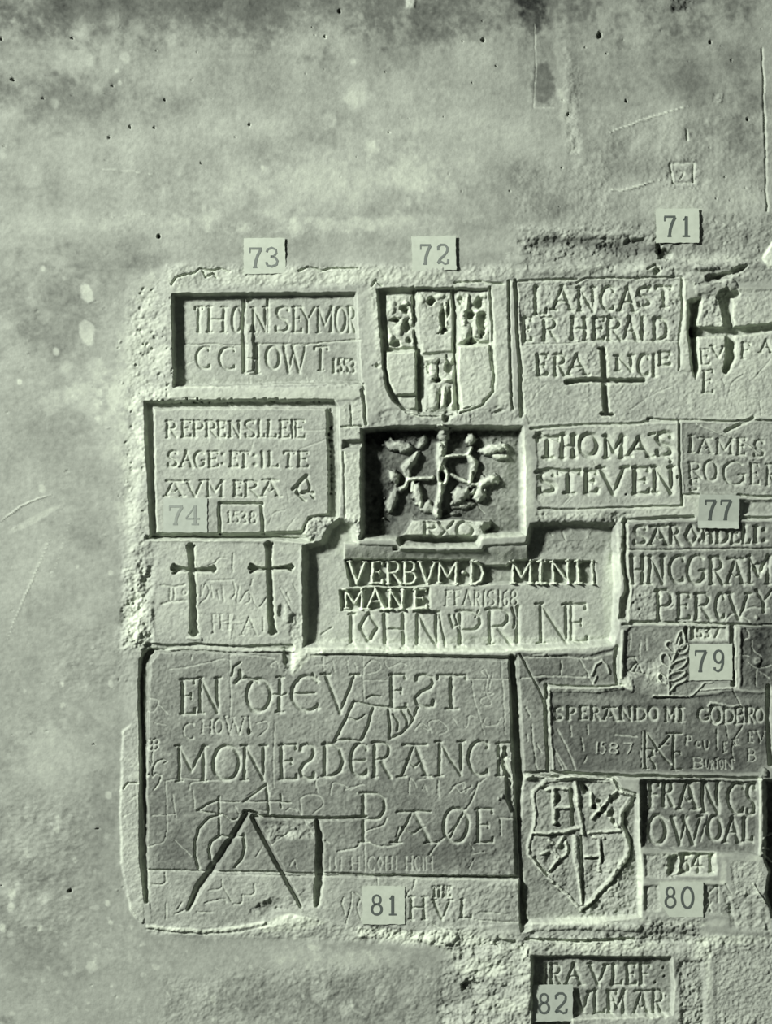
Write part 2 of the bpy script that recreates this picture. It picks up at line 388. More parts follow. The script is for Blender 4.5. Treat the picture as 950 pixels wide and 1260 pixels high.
stain_or_light(60, 1250, 40, 40, .03); stain_or_light(380, 1225, 180, 30, -.06, 0, 1.1, .6); stain_or_light(430, 1180, 70, 16, .10, 0, 1.1, .6); stain_or_light(5, 1255, 14, 10, -.15)
for (x, y, r, a) in [(72, 1008, 5, .16), (70, 1019, 5, .16), (133, 979, 4, .18), (32, 1050, 6, .12), (92, 1059, 4, .14), (15, 1102, 6, .16), (14, 1116, 5, .18), (49, 1141, 4, .2), (132, 1112, 3, .2), (136, 1135, 3, .18), (55, 1105, 10, .08), (10, 1092, 14, .08), (3, 1142, 4, .2), (77, 842, 3, .2), (77, 868, 3, .16), (30, 850, 3, .12), (137, 842, 4, .16), (113, 1190, 5, .12), (95, 697, 3, .12), (52, 601, 4, .14), (136, 705, 3, .14), (425, 1240, 8, .14), (395, 1222, 12, .10), (262, 1230, 6, .12), (470, 1222, 10, .10)]:
    stain_or_light(x, y, r, r * 1.3, a, 0, .6, .4)
rs = np.random.RandomState(11)
for k in range(70):                                             # small lime spots
    stain_or_light(rs.uniform(0, 180), rs.uniform(1000, 1260), rs.uniform(1, 4), rs.uniform(1, 5), .09, rs.uniform(0, 90), .7, .5)
for k in range(60):
    stain_or_light(rs.uniform(180, 640), rs.uniform(1150, 1260), rs.uniform(1, 7), rs.uniform(1, 4), .09, rs.uniform(0, 90), .7, .6)
for k in range(40):
    stain_or_light(rs.uniform(0, 950), rs.uniform(0, 300), rs.uniform(1, 6), rs.uniform(1, 6), rs.uniform(-.05, .07), 0, .8, .6)

# ---- scrapes, pits and nail holes in the plaster
def scrape(P, w, d, tone=.12, org=None):
    stroke([(P, [.3] + [1] * (len(P) - 2) + [.2])], w, d, None, None, org, 1, 'r', tone)
scrape([(750, 163), (790, 148), (848, 130)], 3.2, .9, .16); scrape([(752, 234), (765, 234), (782, 230), (812, 222)], 3, 1.2, .12)
scrape([(0, 642), (26, 622), (62, 609)], 3, 1.0, .10); scrape([(8, 790), (30, 735), (62, 662)], 2.0, .7, .12); scrape([(120, 207), (160, 210), (190, 214)], 2, .4, .05)
scrape([(122, 270), (190, 262)], 2, .4, .05); scrape([(68, 700), (88, 634)], 1.6, .3, .05)
for (x, y, r) in [(15, 97, 2.2), (203, 122, 1.6), (190, 157, 1.5), (134, 169, 1.6), (160, 156, 1.2), (307, 153, 1.6), (139, 106, 1.3), (418, 14, 2), (400, 45, 2), (195, 291, 3), (262, 120, .9), (53, 121, 1), (594, 50, 2.0), (738, 44, 3.2), (771, 125, 1.8), (700, 141, 1.4), (900, 75, 1.5), (920, 147, 1.4), (898, 246, 1), (196, 290, 2.5), (116, 916, 1.2), (86, 1097, 2), (581, 103, 1), (120, 1020, 1), (874, 52, 2), (88, 47, 1.4), (1, 48, 2), (246, 200, 1), (330, 300, 1.2), (1, 1090, 1)]:
    lump(x, y, r, r * 1.2, -4 - r, 0, tone=-.15)
for k in range(60):
    lump(rs.uniform(0, 940), rs.uniform(0, 280), rs.uniform(.8, 1.6), rs.uniform(.8, 1.8), -rs.uniform(.6, 2))
for k in range(50):
    lump(rs.uniform(0, 160), rs.uniform(300, 1240), rs.uniform(.8, 2), rs.uniform(.8, 2.4), rs.choice([-1, 1]) * rs.uniform(.5, 1.2))
rough([(822, -20), (860, -20), (852, 13), (828, 14)], 2.6, 6, -.12, 4); rough([(500, -10), (512, -10), (510, 10), (500, 10)], 1, 4, .25)
stroke([([(825, 201), (853, 201), (853, 226), (828, 226), (825, 201)], 1), ([(834, 211), (842, 212), (838, 220)], .8), ([(846, 160), (846, 172)], 1)], 3.4, 1.8)
rough([(815, 192), (862, 192), (862, 232), (815, 232)], .8, 10)
rough([(878, 115), (890, 115), (890, 128), (878, 128)], 2, 4); rough([(696, 60), (716, 90), (712, 190), (700, 190)], 1.1, 10)
cut(None, [(658, 30), (660, 80), (656, 132), (690, 134)], 1.4, .5); cut(None, [(938, 60), (942, 180), (944, 260)], 3, 1.2)
rough([(720, 150), (950, 130), (950, 260), (720, 280)], .45, 40); rough([(630, 200), (750, 200), (750, 270), (630, 280)], .5, 30)
rough([(80, 770), (180, 770), (180, 850), (60, 860)], .5, 30); rough([(0, 980), (110, 980), (110, 1160), (0, 1160)], .7, 40)

# ---- crumbled mortar round the inscribed stones
rim = [(205, 330), (300, 322), (455, 322), (500, 330), (620, 330), (700, 318), (800, 322), (870, 312), (1000, 300), (1000, 1300), (640, 1300), (640, 1185),
       (600, 1160), (460, 1148), (300, 1150), (185, 1148), (160, 1090), (158, 800), (165, 640), (170, 500), (195, 470), (200, 380)]
shift(rim, 2.2, 22, .03)
rough([(205, 326), (630, 326), (640, 352), (205, 356)], 1.3, 8, .05, 1.6, tn=.02)
rough([(160, 370), (205, 340), (212, 490), (180, 500), (182, 660), (176, 800), (150, 800), (158, 560)], 1.1, 22, .05, 2)
rough([(150, 700), (190, 700), (190, 790), (150, 800)], 1.6, 8, .03, 3)
stain_or_light(165, 430, 48, 90, .15, 12, 1.1, .5); stain_or_light(140, 520, 40, 60, .06, 10, 1.2, .6); stain_or_light(160, 640, 18, 140, .12, 0, 1.3, .4); stain_or_light(168, 760, 16, 50, .13, 0, 1.2, .4); stain_or_light(150, 560, 26, 90, .05, 0, 1.2, .5)
stain_or_light(400, 340, 220, 14, .14, 0, 1.3, .2); stain_or_light(600, 300, 90, 16, .05, 0, 1.2); stain_or_light(520, 300, 60, 10, -.06)
# cracks of the broken plaster edge above the left panel
for P in ([(211, 350), (216, 342), (228, 338), (240, 336), (246, 331), (262, 333), (270, 330), (282, 334)], [(250, 334), (254, 341), (262, 336), (266, 342)],
          [(368, 334), (380, 328), (396, 332), (416, 330), (440, 331)], 
           [(560, 348), (590, 346), (618, 350)],
          [(458, 352), (462, 345), (470, 352)]):
    cut(None, P, 2.6, 2.6)
for k in range(70):
    x = rs.uniform(165, 212); y = rs.uniform(350, 500)
    lump(x, y, rs.uniform(1, 3), rs.uniform(1, 3.6), rs.choice([-2.0, 1.2]) * rs.uniform(.5, 1), rs.uniform(0, 90))
for k in range(50):
    x = rs.uniform(150, 185); y = rs.uniform(500, 800)
    lump(x, y, rs.uniform(1, 3), rs.uniform(1, 3.6), rs.choice([-1.6, 1.2]) * rs.uniform(.5, 1), rs.uniform(0, 90))
# the bulge and undercut over the herald stone
for (x, y, rx, ry, h) in [(675, 302, 40, 20, -5), (715, 298, 40, 14, -3), (770, 302, 46, 14, -5), (690, 288, 44, 9, 2), (740, 290, 40, 5, 2), (785, 296, 14, 4, -4), (700, 330, 60, 10, 3), (780, 334, 40, 9, 3),
                          (640, 320, 26, 8, 2), (820, 338, 14, 7, 2.5), (900, 326, 60, 7, 2.5), (880, 342, 60, 7, 3), (850, 330, 30, 5, 2)]:
    lump(x, y, rx, ry, h, rs.uniform(-6, 6), flat=2)
lump(816, 311, 12, 8, -9, 30, tone=-.1); lump(811, 304, 4, 8, -6, -20)
rough([(640, 280), (990, 262), (990, 345), (640, 345)], 1.3, 16, -.03, 2.5)
stain_or_light(700, 298, 70, 12, -.14, 0, .9, .4); stain_or_light(780, 304, 60, 10, -.12, 0, .9, .4); stain_or_light(860, 318, 80, 7, .12, 0, 1, .3); stain_or_light(740, 332, 110, 8, .09)  # shade of the undercut and its bright ridges painted into the tone
lump(808, 334, 5, 6, -6); cut(None, [(796, 332), (806, 326), (812, 334)], 3, 3)
block([(937, 318), (950, 296), (962, 296), (962, 330), (945, 330)], 3.4, 3, .80, None)

# ---- lower plaster edge
rough([(185, 1132), (330, 1128), (420, 1120), (640, 1146), (640, 1182), (520, 1165), (420, 1158), (185, 1150)], 1.2, 8, .08, 1.8)
cut(None, [(180, 1143), (210, 1148), (250, 1150), (290, 1147), (325, 1139)], 2, .9)
stroke([([(182, 1140), (210, 1144), (250, 1146), (290, 1142), (325, 1134)], 1)], 5, 1.4, sign=1, prof='r', tone=.22)
block([(318, 1140), (345, 1126), (372, 1120), (405, 1114), (415, 1122), (398, 1136), (360, 1144), (326, 1146)], 4.2, 9, .74, None, rough=2.2)
rough([(440, 1136), (560, 1144), (620, 1160), (540, 1164), (440, 1152)], 1.8, 8, .14, 3)
rough([(380, 1190), (520, 1190), (640, 1210), (640, 1260), (200, 1260), (200, 1205)], .8, 20)
block([(545, 1168), (650, 1160), (662, 1186), (655, 1275), (548, 1275), (540, 1240), (590, 1225), (560, 1190)], 2.2, 10, .52, None, rough=1.4, med=2.2)
rough([(545, 1160), (655, 1160), (655, 1275), (540, 1275)], 1.6, 12, .02, 2)
lump(578, 1212, 12, 9, -5, tone=-.08); lump(622, 1160, 22, 6, -5, 8, tone=-.05); stain_or_light(600, 1190, 46, 12, .16); stain_or_light(620, 1236, 36, 12, .16); stain_or_light(490, 1155, 60, 8, .08)

# ================================================================ inscribed stones
# -- 73: sunk panel
s73 = thing('inscribed_stone', 'sunken smooth stone panel cut THOM SEYMOR above C CHOWT, below the card 73', 'inscribed stone')
block([(138,136),(560,134),(915,130),(925,330),(938,520),(600,522),(145,535)], -8.2, 4.5, .50, s73, 0.8, org=O73, slope=(1.6, .3), med=.35)
rough([(150,500),(940,500),(940,535),(150,535)], .6, 3, 0, 0, O73)
cut(O73, [(190,352),(300,350),(430,354)], 2, 1.0); cut(O73, [(510,352),(700,348),(820,338),(925,332)], 2.4, 1.4)
g = reg('slot', s73); stroke([([(440,165),(436,260),(440,350),(440,460)], 1)], 4.2, 4.2, g, s73, O73, prof='u')
g = reg('slot', s73); stroke([([(540,160),(540,300)], 1)], 3.0, 2.2, g, s73, O73, prof='u')
g = reg('post', s73); block([(446,262),(478,258),(486,350),(482,465),(446,470)], -5.2, 3, .60, g, 1.0, s73, org=O73)
lump(462, 165, 13, 9, -3, org=O73, tone=-.05); lump(470, 470, 26, 6, 2, org=O73)
letters(s73, O73, """195 298 | T 236 268 | H 284 372 | O 392 436 | N 470 540 | S 568 635 | E 640 688 | Y 675 745 | M 748 815 | O 822 872 | R 874 912
360 452 | C 236 306 | C 332 410 | H 434 508 350 470 | O 532 596 | W 604 700 352 468 | T 734 792 360 460
412 470 | 1 806 826 | 5 832 852 | 5 856 880 | 3 884 906""", 4.0, 3.0)
lines(s73, O73, [[(500,250),(490,320),(510,290)],[(640,290),(620,350)],[(190,440),(250,410)],[(700,480),(705,510)],[(465,490),(466,515)]], 1.6, .7)

# raised rims: post between 73 and 72, ledge below 73
rough([(441,356),(465,352),(470,510),(446,508),(443,420)], .5, 4, .08, .6)
stroke([([(175,486),(260,484),(350,486),(440,483)], 1)], 19, 1.6, sign=1, prof='r', tone=.10)
cut(None, [(200,492),(240,490)], 2.5, .8); stain_or_light(320, 486, 150, 8, .06)  # brightness of the lit ledge painted into its tone
cut(O72, [(76,830),(84,930),(92,1045)], 2.6, 2.4); cut(O72, [(0,836),(74,834)], 1.6, 1.4)

# -- 72: shield with carved quarters
s72 = thing('carved_shield_stone', 'sunken stone with a large shield of carved and plain blocks, below card 72', 'carved stone')
SH = [(140,322),(340,312),(560,312),(745,318),(752,500),(768,700),(765,850),(720,925),(640,970),(575,985),(480,1000),(380,995),(290,985),(225,930),(190,860),(165,650),(150,480)]
block(SH, -10, 5, .54, s72, 1.0, org=O72)
def q(P, lev, name, tone=.60, bev=3.2, rg=1.3, med=.6):
    g = reg(name, s72); block(P, lev, bev, tone, g, rg, None, org=O72, med=med); return g
q1 = q([(186,352),(250,350),(332,350),(348,500),(352,640),(200,648),(188,520)], -6.0, 'carved_quarter', rg=2.0, med=1)
q2 = q([(345,325),(470,320),(548,325),(556,500),(556,662),(380,672),(362,600)], -6.0, 'carved_quarter', rg=1.8, med=1)
q3 = q([(568,325),(740,322),(748,500),(750,606),(578,618)], -5.5, 'carved_quarter', rg=1.6, med=1)
q4 = q([(186,652),(356,648),(362,800),(360,890),(240,896),(205,830),(190,740)], -1.6, 'plain_block')
q(  [(240,898),(360,892),(362,970),(310,975),(262,938)], -6.0, 'plain_block')
q5 = q([(392,684),(470,678),(556,684),(566,850),(560,985),(392,985),(398,820)], -6.0, 'carved_quarter', rg=2.0, med=1)
q6 = q([(576,622),(752,614),(768,780),(762,870),(700,945),(590,978),(572,800)], 0.4, 'plain_block')
for c, L in ((q1, [(292,428,28,30,-8),(250,490,26,18,-9),(305,520,24,50,-6),(248,618,34,22,-6),(318,600,16,18,-5),(230,420,24,40,2.5),(262,540,20,36,3),(300,400,20,16,3),(216,590,24,30,2.5),(330,470,10,26,2)]),
             (q2, [(432,388,22,26,-9),(500,480,20,90,-7),(525,430,10,80,-5),(505,540,26,20,-6),(512,450,10,80,4),(480,360,30,18,2.5),(410,480,36,50,1.2),(380,380,20,30,2)]),
             (q3, [(642,462,28,26,-9),(690,400,30,40,-7),(595,385,20,28,-4),(650,600,44,20,-7),(705,500,30,70,-6),(648,570,6,40,-5),(625,400,12,44,4),(620,545,26,56,4),(668,540,22,50,4),(690,445,34,14,4),(600,480,20,40,3),(720,350,24,22,2.5)]),
             (q5, [(470,806,26,18,-8),(530,740,28,50,-5),(470,760,6,44,-5),(482,900,6,60,-5),(530,900,22,60,-6),(418,740,20,36,-3),(440,790,30,26,3.5),(520,805,28,14,4),(448,900,26,70,3.5),(502,900,16,60,3),(440,700,30,16,3),(545,940,14,30,3)])):
    for (x, y, rx, ry, h) in L:
        g = reg('carved_boss' if h > 0 else 'hollow', c) if abs(h) > 2.6 else None
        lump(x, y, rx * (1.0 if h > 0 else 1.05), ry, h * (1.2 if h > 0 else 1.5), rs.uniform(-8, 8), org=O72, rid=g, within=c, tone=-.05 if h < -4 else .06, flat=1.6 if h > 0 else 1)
for P, w_, d_ in (([(338,318),(342,500),(352,650)], 2.6, 3.4), ([(552,318),(560,500),(562,660)], 3.2, 4), ([(364,655),(368,800),(374,985)], 5.2, 6.5), ([(562,665),(572,820),(576,985)], 2.8, 4), ([(748,318),(756,480),(762,620),(772,780),(764,870),(705,945),(640,972),(590,985)], 3.4, 5)):
    cut(O72, P, w_, d_)
lines(q6, O72, [[(665,660),(680,700)],[(700,655),(712,700)]], 2.4, .9)
cut(O72, [(845,285),(850,500),(858,760),(868,960)], 3.2, 4); cut(O72, [(878,300),(892,500),(908,760),(912,1000)], 4, 4.5)
cut(O72, [(560,990),(520,1020)], 5, 3); rough([(470,505),(640,498),(645,520),(460,522)], 1.4, 6, .02, 2.5)
lump(549, 514, 5, 8, -8, tone=-.1)
rough([(604,352),(624,350),(628,500),(610,505)], .7, 5, .10)
cut(O72, [(300,985),(370,1010),(480,1004)], 3, 2); lump(800, 975, 44, 14, -3, -20, org=O72)
rough([(455,354),(462,352),(478,500),(470,505)], .8, 5, .08); lump(150, 735, 20, 20, -4, org=O72)

# -- 71: herald stone
s71 = thing('inscribed_stone', 'pitted stone cut LANCASTER HERALD above a deep small cross, below card 71', 'inscribed stone')
block([(92,362),(380,350),(600,350),(868,345),(872,520),(858,660),(850,780),(950,780),(950,1018),(700,1022),(150,1040),(128,960),(112,700)], 0.6, 3, .52, s71, 1.5, org=O71, crumble=.4)
cut(O71, [(92,362),(100,560),(118,800),(128,980)], 4.2, 4.4); cut(O71, [(92,368),(380,354)], 3, 2.2, ); cut(O71, [(380,370),(420,352),(600,352),(868,345)], 2.6, 2.2)
cut(O71, [(870,350),(872,520),(858,660),(855,780)], 3.4, 3.2); cut(O71, [(128,660),(350,655),(500,640),(858,645)], 2.2, 1.4)
shift([(110,380),(860,362),(856,640),(120,655)], -1.0, 6, -.03, O71); rough([(100,370),(860,360),(856,640),(120,655)], 1.0, 6, -.01, .8, O71)
rough([(130,660),(480,650),(480,800),(140,800)], .9, 8, -.04, 1, O71)
letters(s71, O71, """392 502 | L 178 244 392 520 | A 262 360 388 500 | N 382 470 | C 486 560 | A 574 660 | S 662 730 395 480 | T 750 828 388 486
536 640 | E 130 172 | R 218 292 | H 352 430 | E 450 512 | R 516 592 | A 596 668 | l 680 700 530 640 | D 736 812
708 804 | E 190 246 | R 272 330 | A 332 432 | N 560 648 712 782 | C 664 722 | l 730 752 | E 760 818 698 758""", 5.8, 4.6)
letters(s71, O71, "792 850 | F 748 782 | R 788 826", 2.6, -1.2)
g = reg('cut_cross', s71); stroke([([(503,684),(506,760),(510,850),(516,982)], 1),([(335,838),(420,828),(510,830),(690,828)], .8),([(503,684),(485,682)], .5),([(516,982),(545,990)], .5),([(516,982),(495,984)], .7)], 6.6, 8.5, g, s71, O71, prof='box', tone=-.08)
lines(s71, O71, [[(170,940),(200,880),(230,850)],[(240,930),(260,880)],[(250,860),(340,900)],[(330,850),(430,840),(500,850)],[(580,880),(600,862)],[(640,960),(760,880),(820,860)],[(700,930),(730,860)]], 2.0, .8)
for k in range(26): lump(rs.uniform(640,832), rs.uniform(350,420), rs.uniform(1.5,3), rs.uniform(1.5,3), rs.choice([-1.5, 1.3]))

# -- upper right stone with a great cross
sD = thing('inscribed_stone', 'worn stone at upper right with a broad deep cross over the letters EV', 'inscribed stone')
block([(205,540),(360,520),(470,520),(480,500),(690,500),(690,1190),(400,1200),(210,1200),(200,1060)], 1.2, 4, .55, sD, 1.5, org=OD, slope=(.3, 0))
block([(196,560),(285,540),(262,700),(262,850),(268,940),(240,1000),(215,940),(200,760)], -15, 6, .28, sD, 1.5, org=OD, crumble=.6)
rough([(255,500),(470,500),(400,720),(250,720)], 1.4, 10, 0, 1, OD)
lump(340, 440, 80, 30, -13, -6, org=OD, tone=-.08, flat=2); lump(470, 400, 50, 26, -8, -20, org=OD, tone=-.05); lump(400, 430, 60, 22, -8, -8, org=OD)
lump(300, 390, 70, 16, 3, 0, org=OD); lump(430, 480, 44, 30, 3, 0, org=OD); lump(280, 505, 50, 24, 2, 0, org=OD)
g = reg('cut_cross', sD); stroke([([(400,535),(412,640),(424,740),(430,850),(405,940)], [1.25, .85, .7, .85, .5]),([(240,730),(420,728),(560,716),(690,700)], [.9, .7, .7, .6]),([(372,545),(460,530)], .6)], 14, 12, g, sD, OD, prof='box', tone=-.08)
letters(sD, OD, """826 908 | E 262 318 | V 326 400 808 872
790 872 | F 486 535 | A 584 655 776 842
940 1058 | E 276 340""", 3.6, 2.6)
lines(sD, OD, [[(420,1060),(440,1000),(500,960)],[(500,1080),(580,1100)],[(560,980),(600,930),(640,880)],[(590,1100),(596,1180)],[(330,1010),(360,1025)],[(384,985),(402,1020)]], 2.2, 1.0)
cut(OD, [(-10,1200),(300,1208),(520,1206),(700,1210)], 3, 3)
block([(176,450),(205,470),(200,560),(205,760),(222,940),(170,940),(160,900),(178,600)], 2.8, 3, .62, None, 1.5, org=OD)

# -- 74
s74 = thing('inscribed_stone', 'pale tablet in a deep border, cut SAGE ET IL TE, carrying card 74', 'inscribed stone')
block([(50,40),(420,34),(800,34),(815,60),(822,300),(818,495),(720,585),(400,585),(78,580)], -7.5, 3.5, .5, None, 1.0, org=O74)
block([(86,66),(400,64),(770,66),(778,200),(782,488),(700,500),(672,556),(400,566),(96,560),(90,300)], -0.6, 3.2, .50, s74, .8, org=O74, med=.4)
letters(s74, O74, """120 184 | R 138 184 | E 200 242 | P 246 288 | R 292 338 | E 338 374 | N 384 434 | S 446 492 | L 498 528 | L 534 575 | E 580 620 | l 622 640 | E 636 684
240 300 | S 144 186 | A 192 244 | G 246 292 | E 302 346 | : 352 372 | E 386 426 | T 428 468 | : 478 496 | l 508 524 | L 536 578 | T 598 646 | E 652 696
352 414 | a 134 210 | V 214 288 | M 298 366 | E 402 440 | R 446 502 | a 506 586""", 3.8, 3.2)
g = reg('carved_leaf', s74); stroke([([(635,385),(660,360),(685,335)], 1),([(655,365),(650,400),(680,430)], .8),([(690,345),(700,380),(690,405)], .6),([(670,400),(710,405)], .9),([(700,405),(715,425)], .5)], 5, 3.6, g, s74, O74, prof='u', tone=-.04)
g = reg('cut_border', s74); stroke([([(350,560),(348,442),(512,442),(516,560)], 1)], 4.0, 4.2, g, s74, O74, prof='u')
letters(s74, O74, "474 518 | 1 376 396 | 5 400 426 | 3 430 458 | 8 468 492", 2.4, 1.6)
lines(s74, O74, [[(130,160),(400,156),(700,158),(770,150)],[(300,176),(560,172),(690,170)],[(660,230),(770,188)],[(480,200),(470,240)],[(540,520),(560,480),(600,470)],[(600,555),(640,500)],[(610,380),(620,440)]], 1.8, .9)
for k in range(40):                                              # chipped right and top borders
    lump(O74[0] + rs.uniform(772, 786) / 3.167, O74[1] + rs.uniform(70, 480) / 3.167, rs.uniform(1, 2.6), rs.uniform(1, 2.4), -rs.uniform(1, 4))
    lump(O74[0] + rs.uniform(80, 800) / 3.167, O74[1] + rs.uniform(34, 46) / 3.167, rs.uniform(1, 3), rs.uniform(1, 2), -rs.uniform(1, 4))
# rough chunk at its lower right corner
g = reg('stone', 0, label='crumbled brown stone lump at the corner of the bordered tablet', mat=M_ROUGH)
block([(690,500),(740,485),(800,495),(895,500),(900,585),(900,600),(860,660),(760,660),(700,590),(672,560)], 1.0, 5, .5, g, 2.8, org=O74, crumble=1.0)
rough([(690,490),(900,490),(890,650),(700,640)], 1.2, 6, 0, 2.5, O74)

# -- small stones of the pier
g = reg('stone', 0, label='small square block above the dark slot of the pier', mat=M_STONE)
block([(822,60),(905,20),(915,130),(905,186),(826,188)], 1.8, 4, .60, g, 1.4, org=O74)
cut(O74, [(862,60),(862,135)], 2.4, 1.6); cut(O74, [(905,0),(916,60),(920,130)], 3.4, 3.4); cut(O74, [(826,140),(905,142)], 2.4, 1.8)
g = reg('stone', 0, label='upright narrow block left of the carved tree panel', mat=M_STONE)
block([(822,236),(900,234),(896,500),(834,500),(826,400)], 1.8, 4, .62, g, 1.5, org=O74)
cut(O74, [(832,240),(838,495)], 2.4, 1.4)
block([(826,190),(908,188),(908,228),(826,230)], -5, 4, .5, None, 1.4, org=O74)
rough([(418,620),(448,636),(444,664),(395,664)], 1.2, 6, 0, 1.5)

# -- carved tree panel (roses)
sG = thing('carved_tree_panel', 'deeply sunken stone carved with a knotted tree of leaves above a lettered scroll', 'carved stone')
block([(90,104),(300,90),(520,88),(890,90),(898,300),(900,632),(690,640),(670,688),(280,690),(262,655),(90,652)], -20, 8, .20, sG, 2.0, org=OG, med=1.6, crumble=.4)
shift([(700,160),(890,130),(890,630),(640,630)], 4, 60, .16, OG)
def rdg(name, P, w, h, f=1, tone=.08):
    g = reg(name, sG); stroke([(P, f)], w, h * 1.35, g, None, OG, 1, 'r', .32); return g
def leaf(name, x, y, rx, ry, h, rot=0):
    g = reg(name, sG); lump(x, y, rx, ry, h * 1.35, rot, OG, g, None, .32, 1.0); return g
rdg('trunk', [(482,190),(485,260),(478,300)], 12, 9, [.9,1.3,.8]); rdg('trunk', [(482,372),(478,440),(468,525)], 11, 9, [.7,.8,1.1])
rdg('branch', [(490,300),(520,330),(500,380),(490,420)], 6, 7); rdg('branch', [(500,245),(560,238),(620,235),(636,200)], 6, 8)
rdg('branch', [(620,235),(648,280),(640,330),(628,370)], 10, 8, [.7,1.3,.9,.6]); rdg('branch', [(530,330),(590,355),(640,375),(680,380)], 6, 6)
rdg('branch', [(440,345),(380,348),(325,352)], 6, 8); rdg('branch', [(325,352),(315,300),(345,262),(370,225)], 10, 7, [.6,1.3,1.2,.5])
rdg('branch', [(325,352),(310,390),(290,400)], 6, 7); rdg('branch', [(350,355),(345,410)], 6, 6); rdg('branch', [(500,180),(500,240)], 8, 7)
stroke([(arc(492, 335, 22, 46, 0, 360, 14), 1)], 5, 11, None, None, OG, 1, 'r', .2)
leaf('bud', 500, 135, 36, 44, 12); leaf('bud', 632, 160, 32, 30, 13); leaf('bud', 256, 342, 34, 36, 10)
leaf('leaf', 285, 195, 74, 32, 7, 8); leaf('leaf', 395, 170, 24, 44, 5, 30); leaf('leaf', 740, 208, 82, 26, 8, -8); leaf('leaf', 770, 245, 50, 16, 5, 5)
leaf('leaf', 250, 455, 30, 86, 9, 22); leaf('leaf', 370, 430, 26, 74, 8, -12); leaf('leaf', 410, 490, 50, 30, 5, 20)
leaf('leaf', 585, 430, 62, 42, 10, -24); leaf('leaf', 675, 430, 42, 42, 8, 0); leaf('leaf', 715, 362, 62, 30, 9, -26); leaf('leaf', 600, 480, 60, 22, 4, -10)
stroke([([(488,318),(486,360)], 1),([(645,322),(650,345)], .8),([(665,400),(640,440)], .7)], 5, 6, None, None, OG)
gs = reg('scroll', sG); block([(338,545),(540,540),(738,545),(742,590),(682,642),(276,642)], -6.5, 4, .58, gs, 1.4, None, org=OG)
letters(gs, OG, "566 636 | R 398 466 | X 472 552 | O 560 650", 5.2, 5.6)
lump(720, 590, 44, 40, -5, 20, org=OG, tone=-.05); lump(690, 570, 34, 26, 4, 0, org=OG)
stroke([([(296,650),(660,652)], 1)], 7, 5, None, None, OG, -1, 'u'); lump(500, 522, 34, 14, -5, 0, org=OG); lump(548, 524, 24, 12, 4, 0, org=OG)
rough([(100,100),(890,95),(890,180),(100,180)], 1.8, 10, -.04, 1, OG); stain_or_light(470, 590, 26, 60, -.10); stain_or_light(500, 535, 60, 12, -.06)  # darker down the left and along the top of the recess
stain_or_light(649, 600, 9, 60, .18, 0, 1.0, .15); stain_or_light(652, 700, 10, 14, .05)  # light on the right wall of the recess painted as a paler tone
cut(OG, [(660,470),(700,520)], 2, 1.2)

# -- THOMAS STEVEN
sH = thing('inscribed_stone', 'oblong stone boldly cut THOMAS over STEVEN, right of the carved tree', 'inscribed stone')
block([(72,122),(450,98),(843,84),(848,300),(862,522),(500,534),(110,542),(80,500),(85,300)], 1.0, 3.5, .55, sH, .9, org=OH, med=.5)
cut(OH, [(60,116),(300,100),(560,92),(843,76)], 4.0, 3.2); cut(OH, [(846,80),(850,300),(864,525)], 3.2, 4.4); cut(OH, [(100,548),(300,552),(500,542),(866,528)], 3.0, 3.0)
letters(sH, OH, """160 270 | T 88 210 165 272 | H 216 302 155 270 | O 316 424 150 265 | M 452 556 158 270 | A 562 706 168 262 | S 722 818 140 262
345 462 | S 98 196 | T 196 326 345 464 | E 340 414 | V 420 574 325 464 | E 598 690 325 462 | N 702 824 320 458""", 7.6, 5.4, prof='v')
g = reg('flourish', sH); stroke([([(80,160),(104,140),(120,158),(200,172)], 1),([(85,352),(150,335),(230,345)], 1),([(690,150),(720,145)], .8),([(780,255),(808,280),(800,292)], .8)], 5, 3.6, g, sH, OH, prof='u')
lines(sH, OH, [[(250,520),(290,480)],[(232,520),(262,486)],[(390,280),(410,330)],[(420,340),(480,440)]], 1.6, .8)
lump(565, 466, 6, 8, -4, org=OH, tone=-.3); lump(838, 376, 8, 14, -4, org=OH)
# -- JAMES ROGERS
sI = thing('inscribed_stone', 'stone at right cut IAMES ROGERS under a sloping line, above card 77', 'inscribed stone')
block([(236,120),(500,122),(700,128),(775,115),(1040,120),(1040,700),(700,690),(380,680),(260,682),(245,400)], 0.8, 3, .42, sI, 1.4, org=OI)
cut(OI, [(590,190),(700,140),(800,95)], 5, 3.4); cut(OI, [(250,690),(380,690)], 3.5, 3.2); cut(OI, [(690,690),(830,700),(1040,705)], 3.5, 3.6); cut(OI, [(235,116),(500,118),(700,122)], 2.5, 2)
shift([(300,215),(960,230),(960,400),(300,380)], -.8, 4, -.02, OI)
letters(sI, OI, """245 368 | I 300 350 232 362 | a 366 492 | M 516 648 250 378 | E 676 748 250 384 | S 806 896 262 392
438 556 | R 302 400 | O 418 528 428 582 | G 562 742 436 610 | E 776 852 450 610 | R 905 990 450 620
566 664 | S 310 380""", 3.8, 3.0)
g = reg('ridge_line', sI); stroke([([(360,140),(600,230),(760,300),(880,385)], 1)], 2.6, 1.6, g, sI, OI, 1, 'r', .06)
rough([(740,380),(960,380),(960,460),(740,440)], 1, 8, 0, 1, OI)
# ledge below these two
block([(258,700),(380,700),(384,790),(380,860),(0,855),(-900,880),(-900,800),(0,780),(250,775)], 1.6, 5, .60, None, 1.3, org=OI)
block([(700,715),(1040,720),(1040,860),(700,855)], -2.0, 5, .46, None, 1.2, org=OI)
rough([(660,632),(780,632),(780,645),(660,650)], 1.6, 6, 0, 1.5); cut(OI, [(-200,895),(0,880),(250,870),(340,868)], 6, 4.4, tone=-.04); cut(OI, [(720,870),(1040,866)], 5, 4)

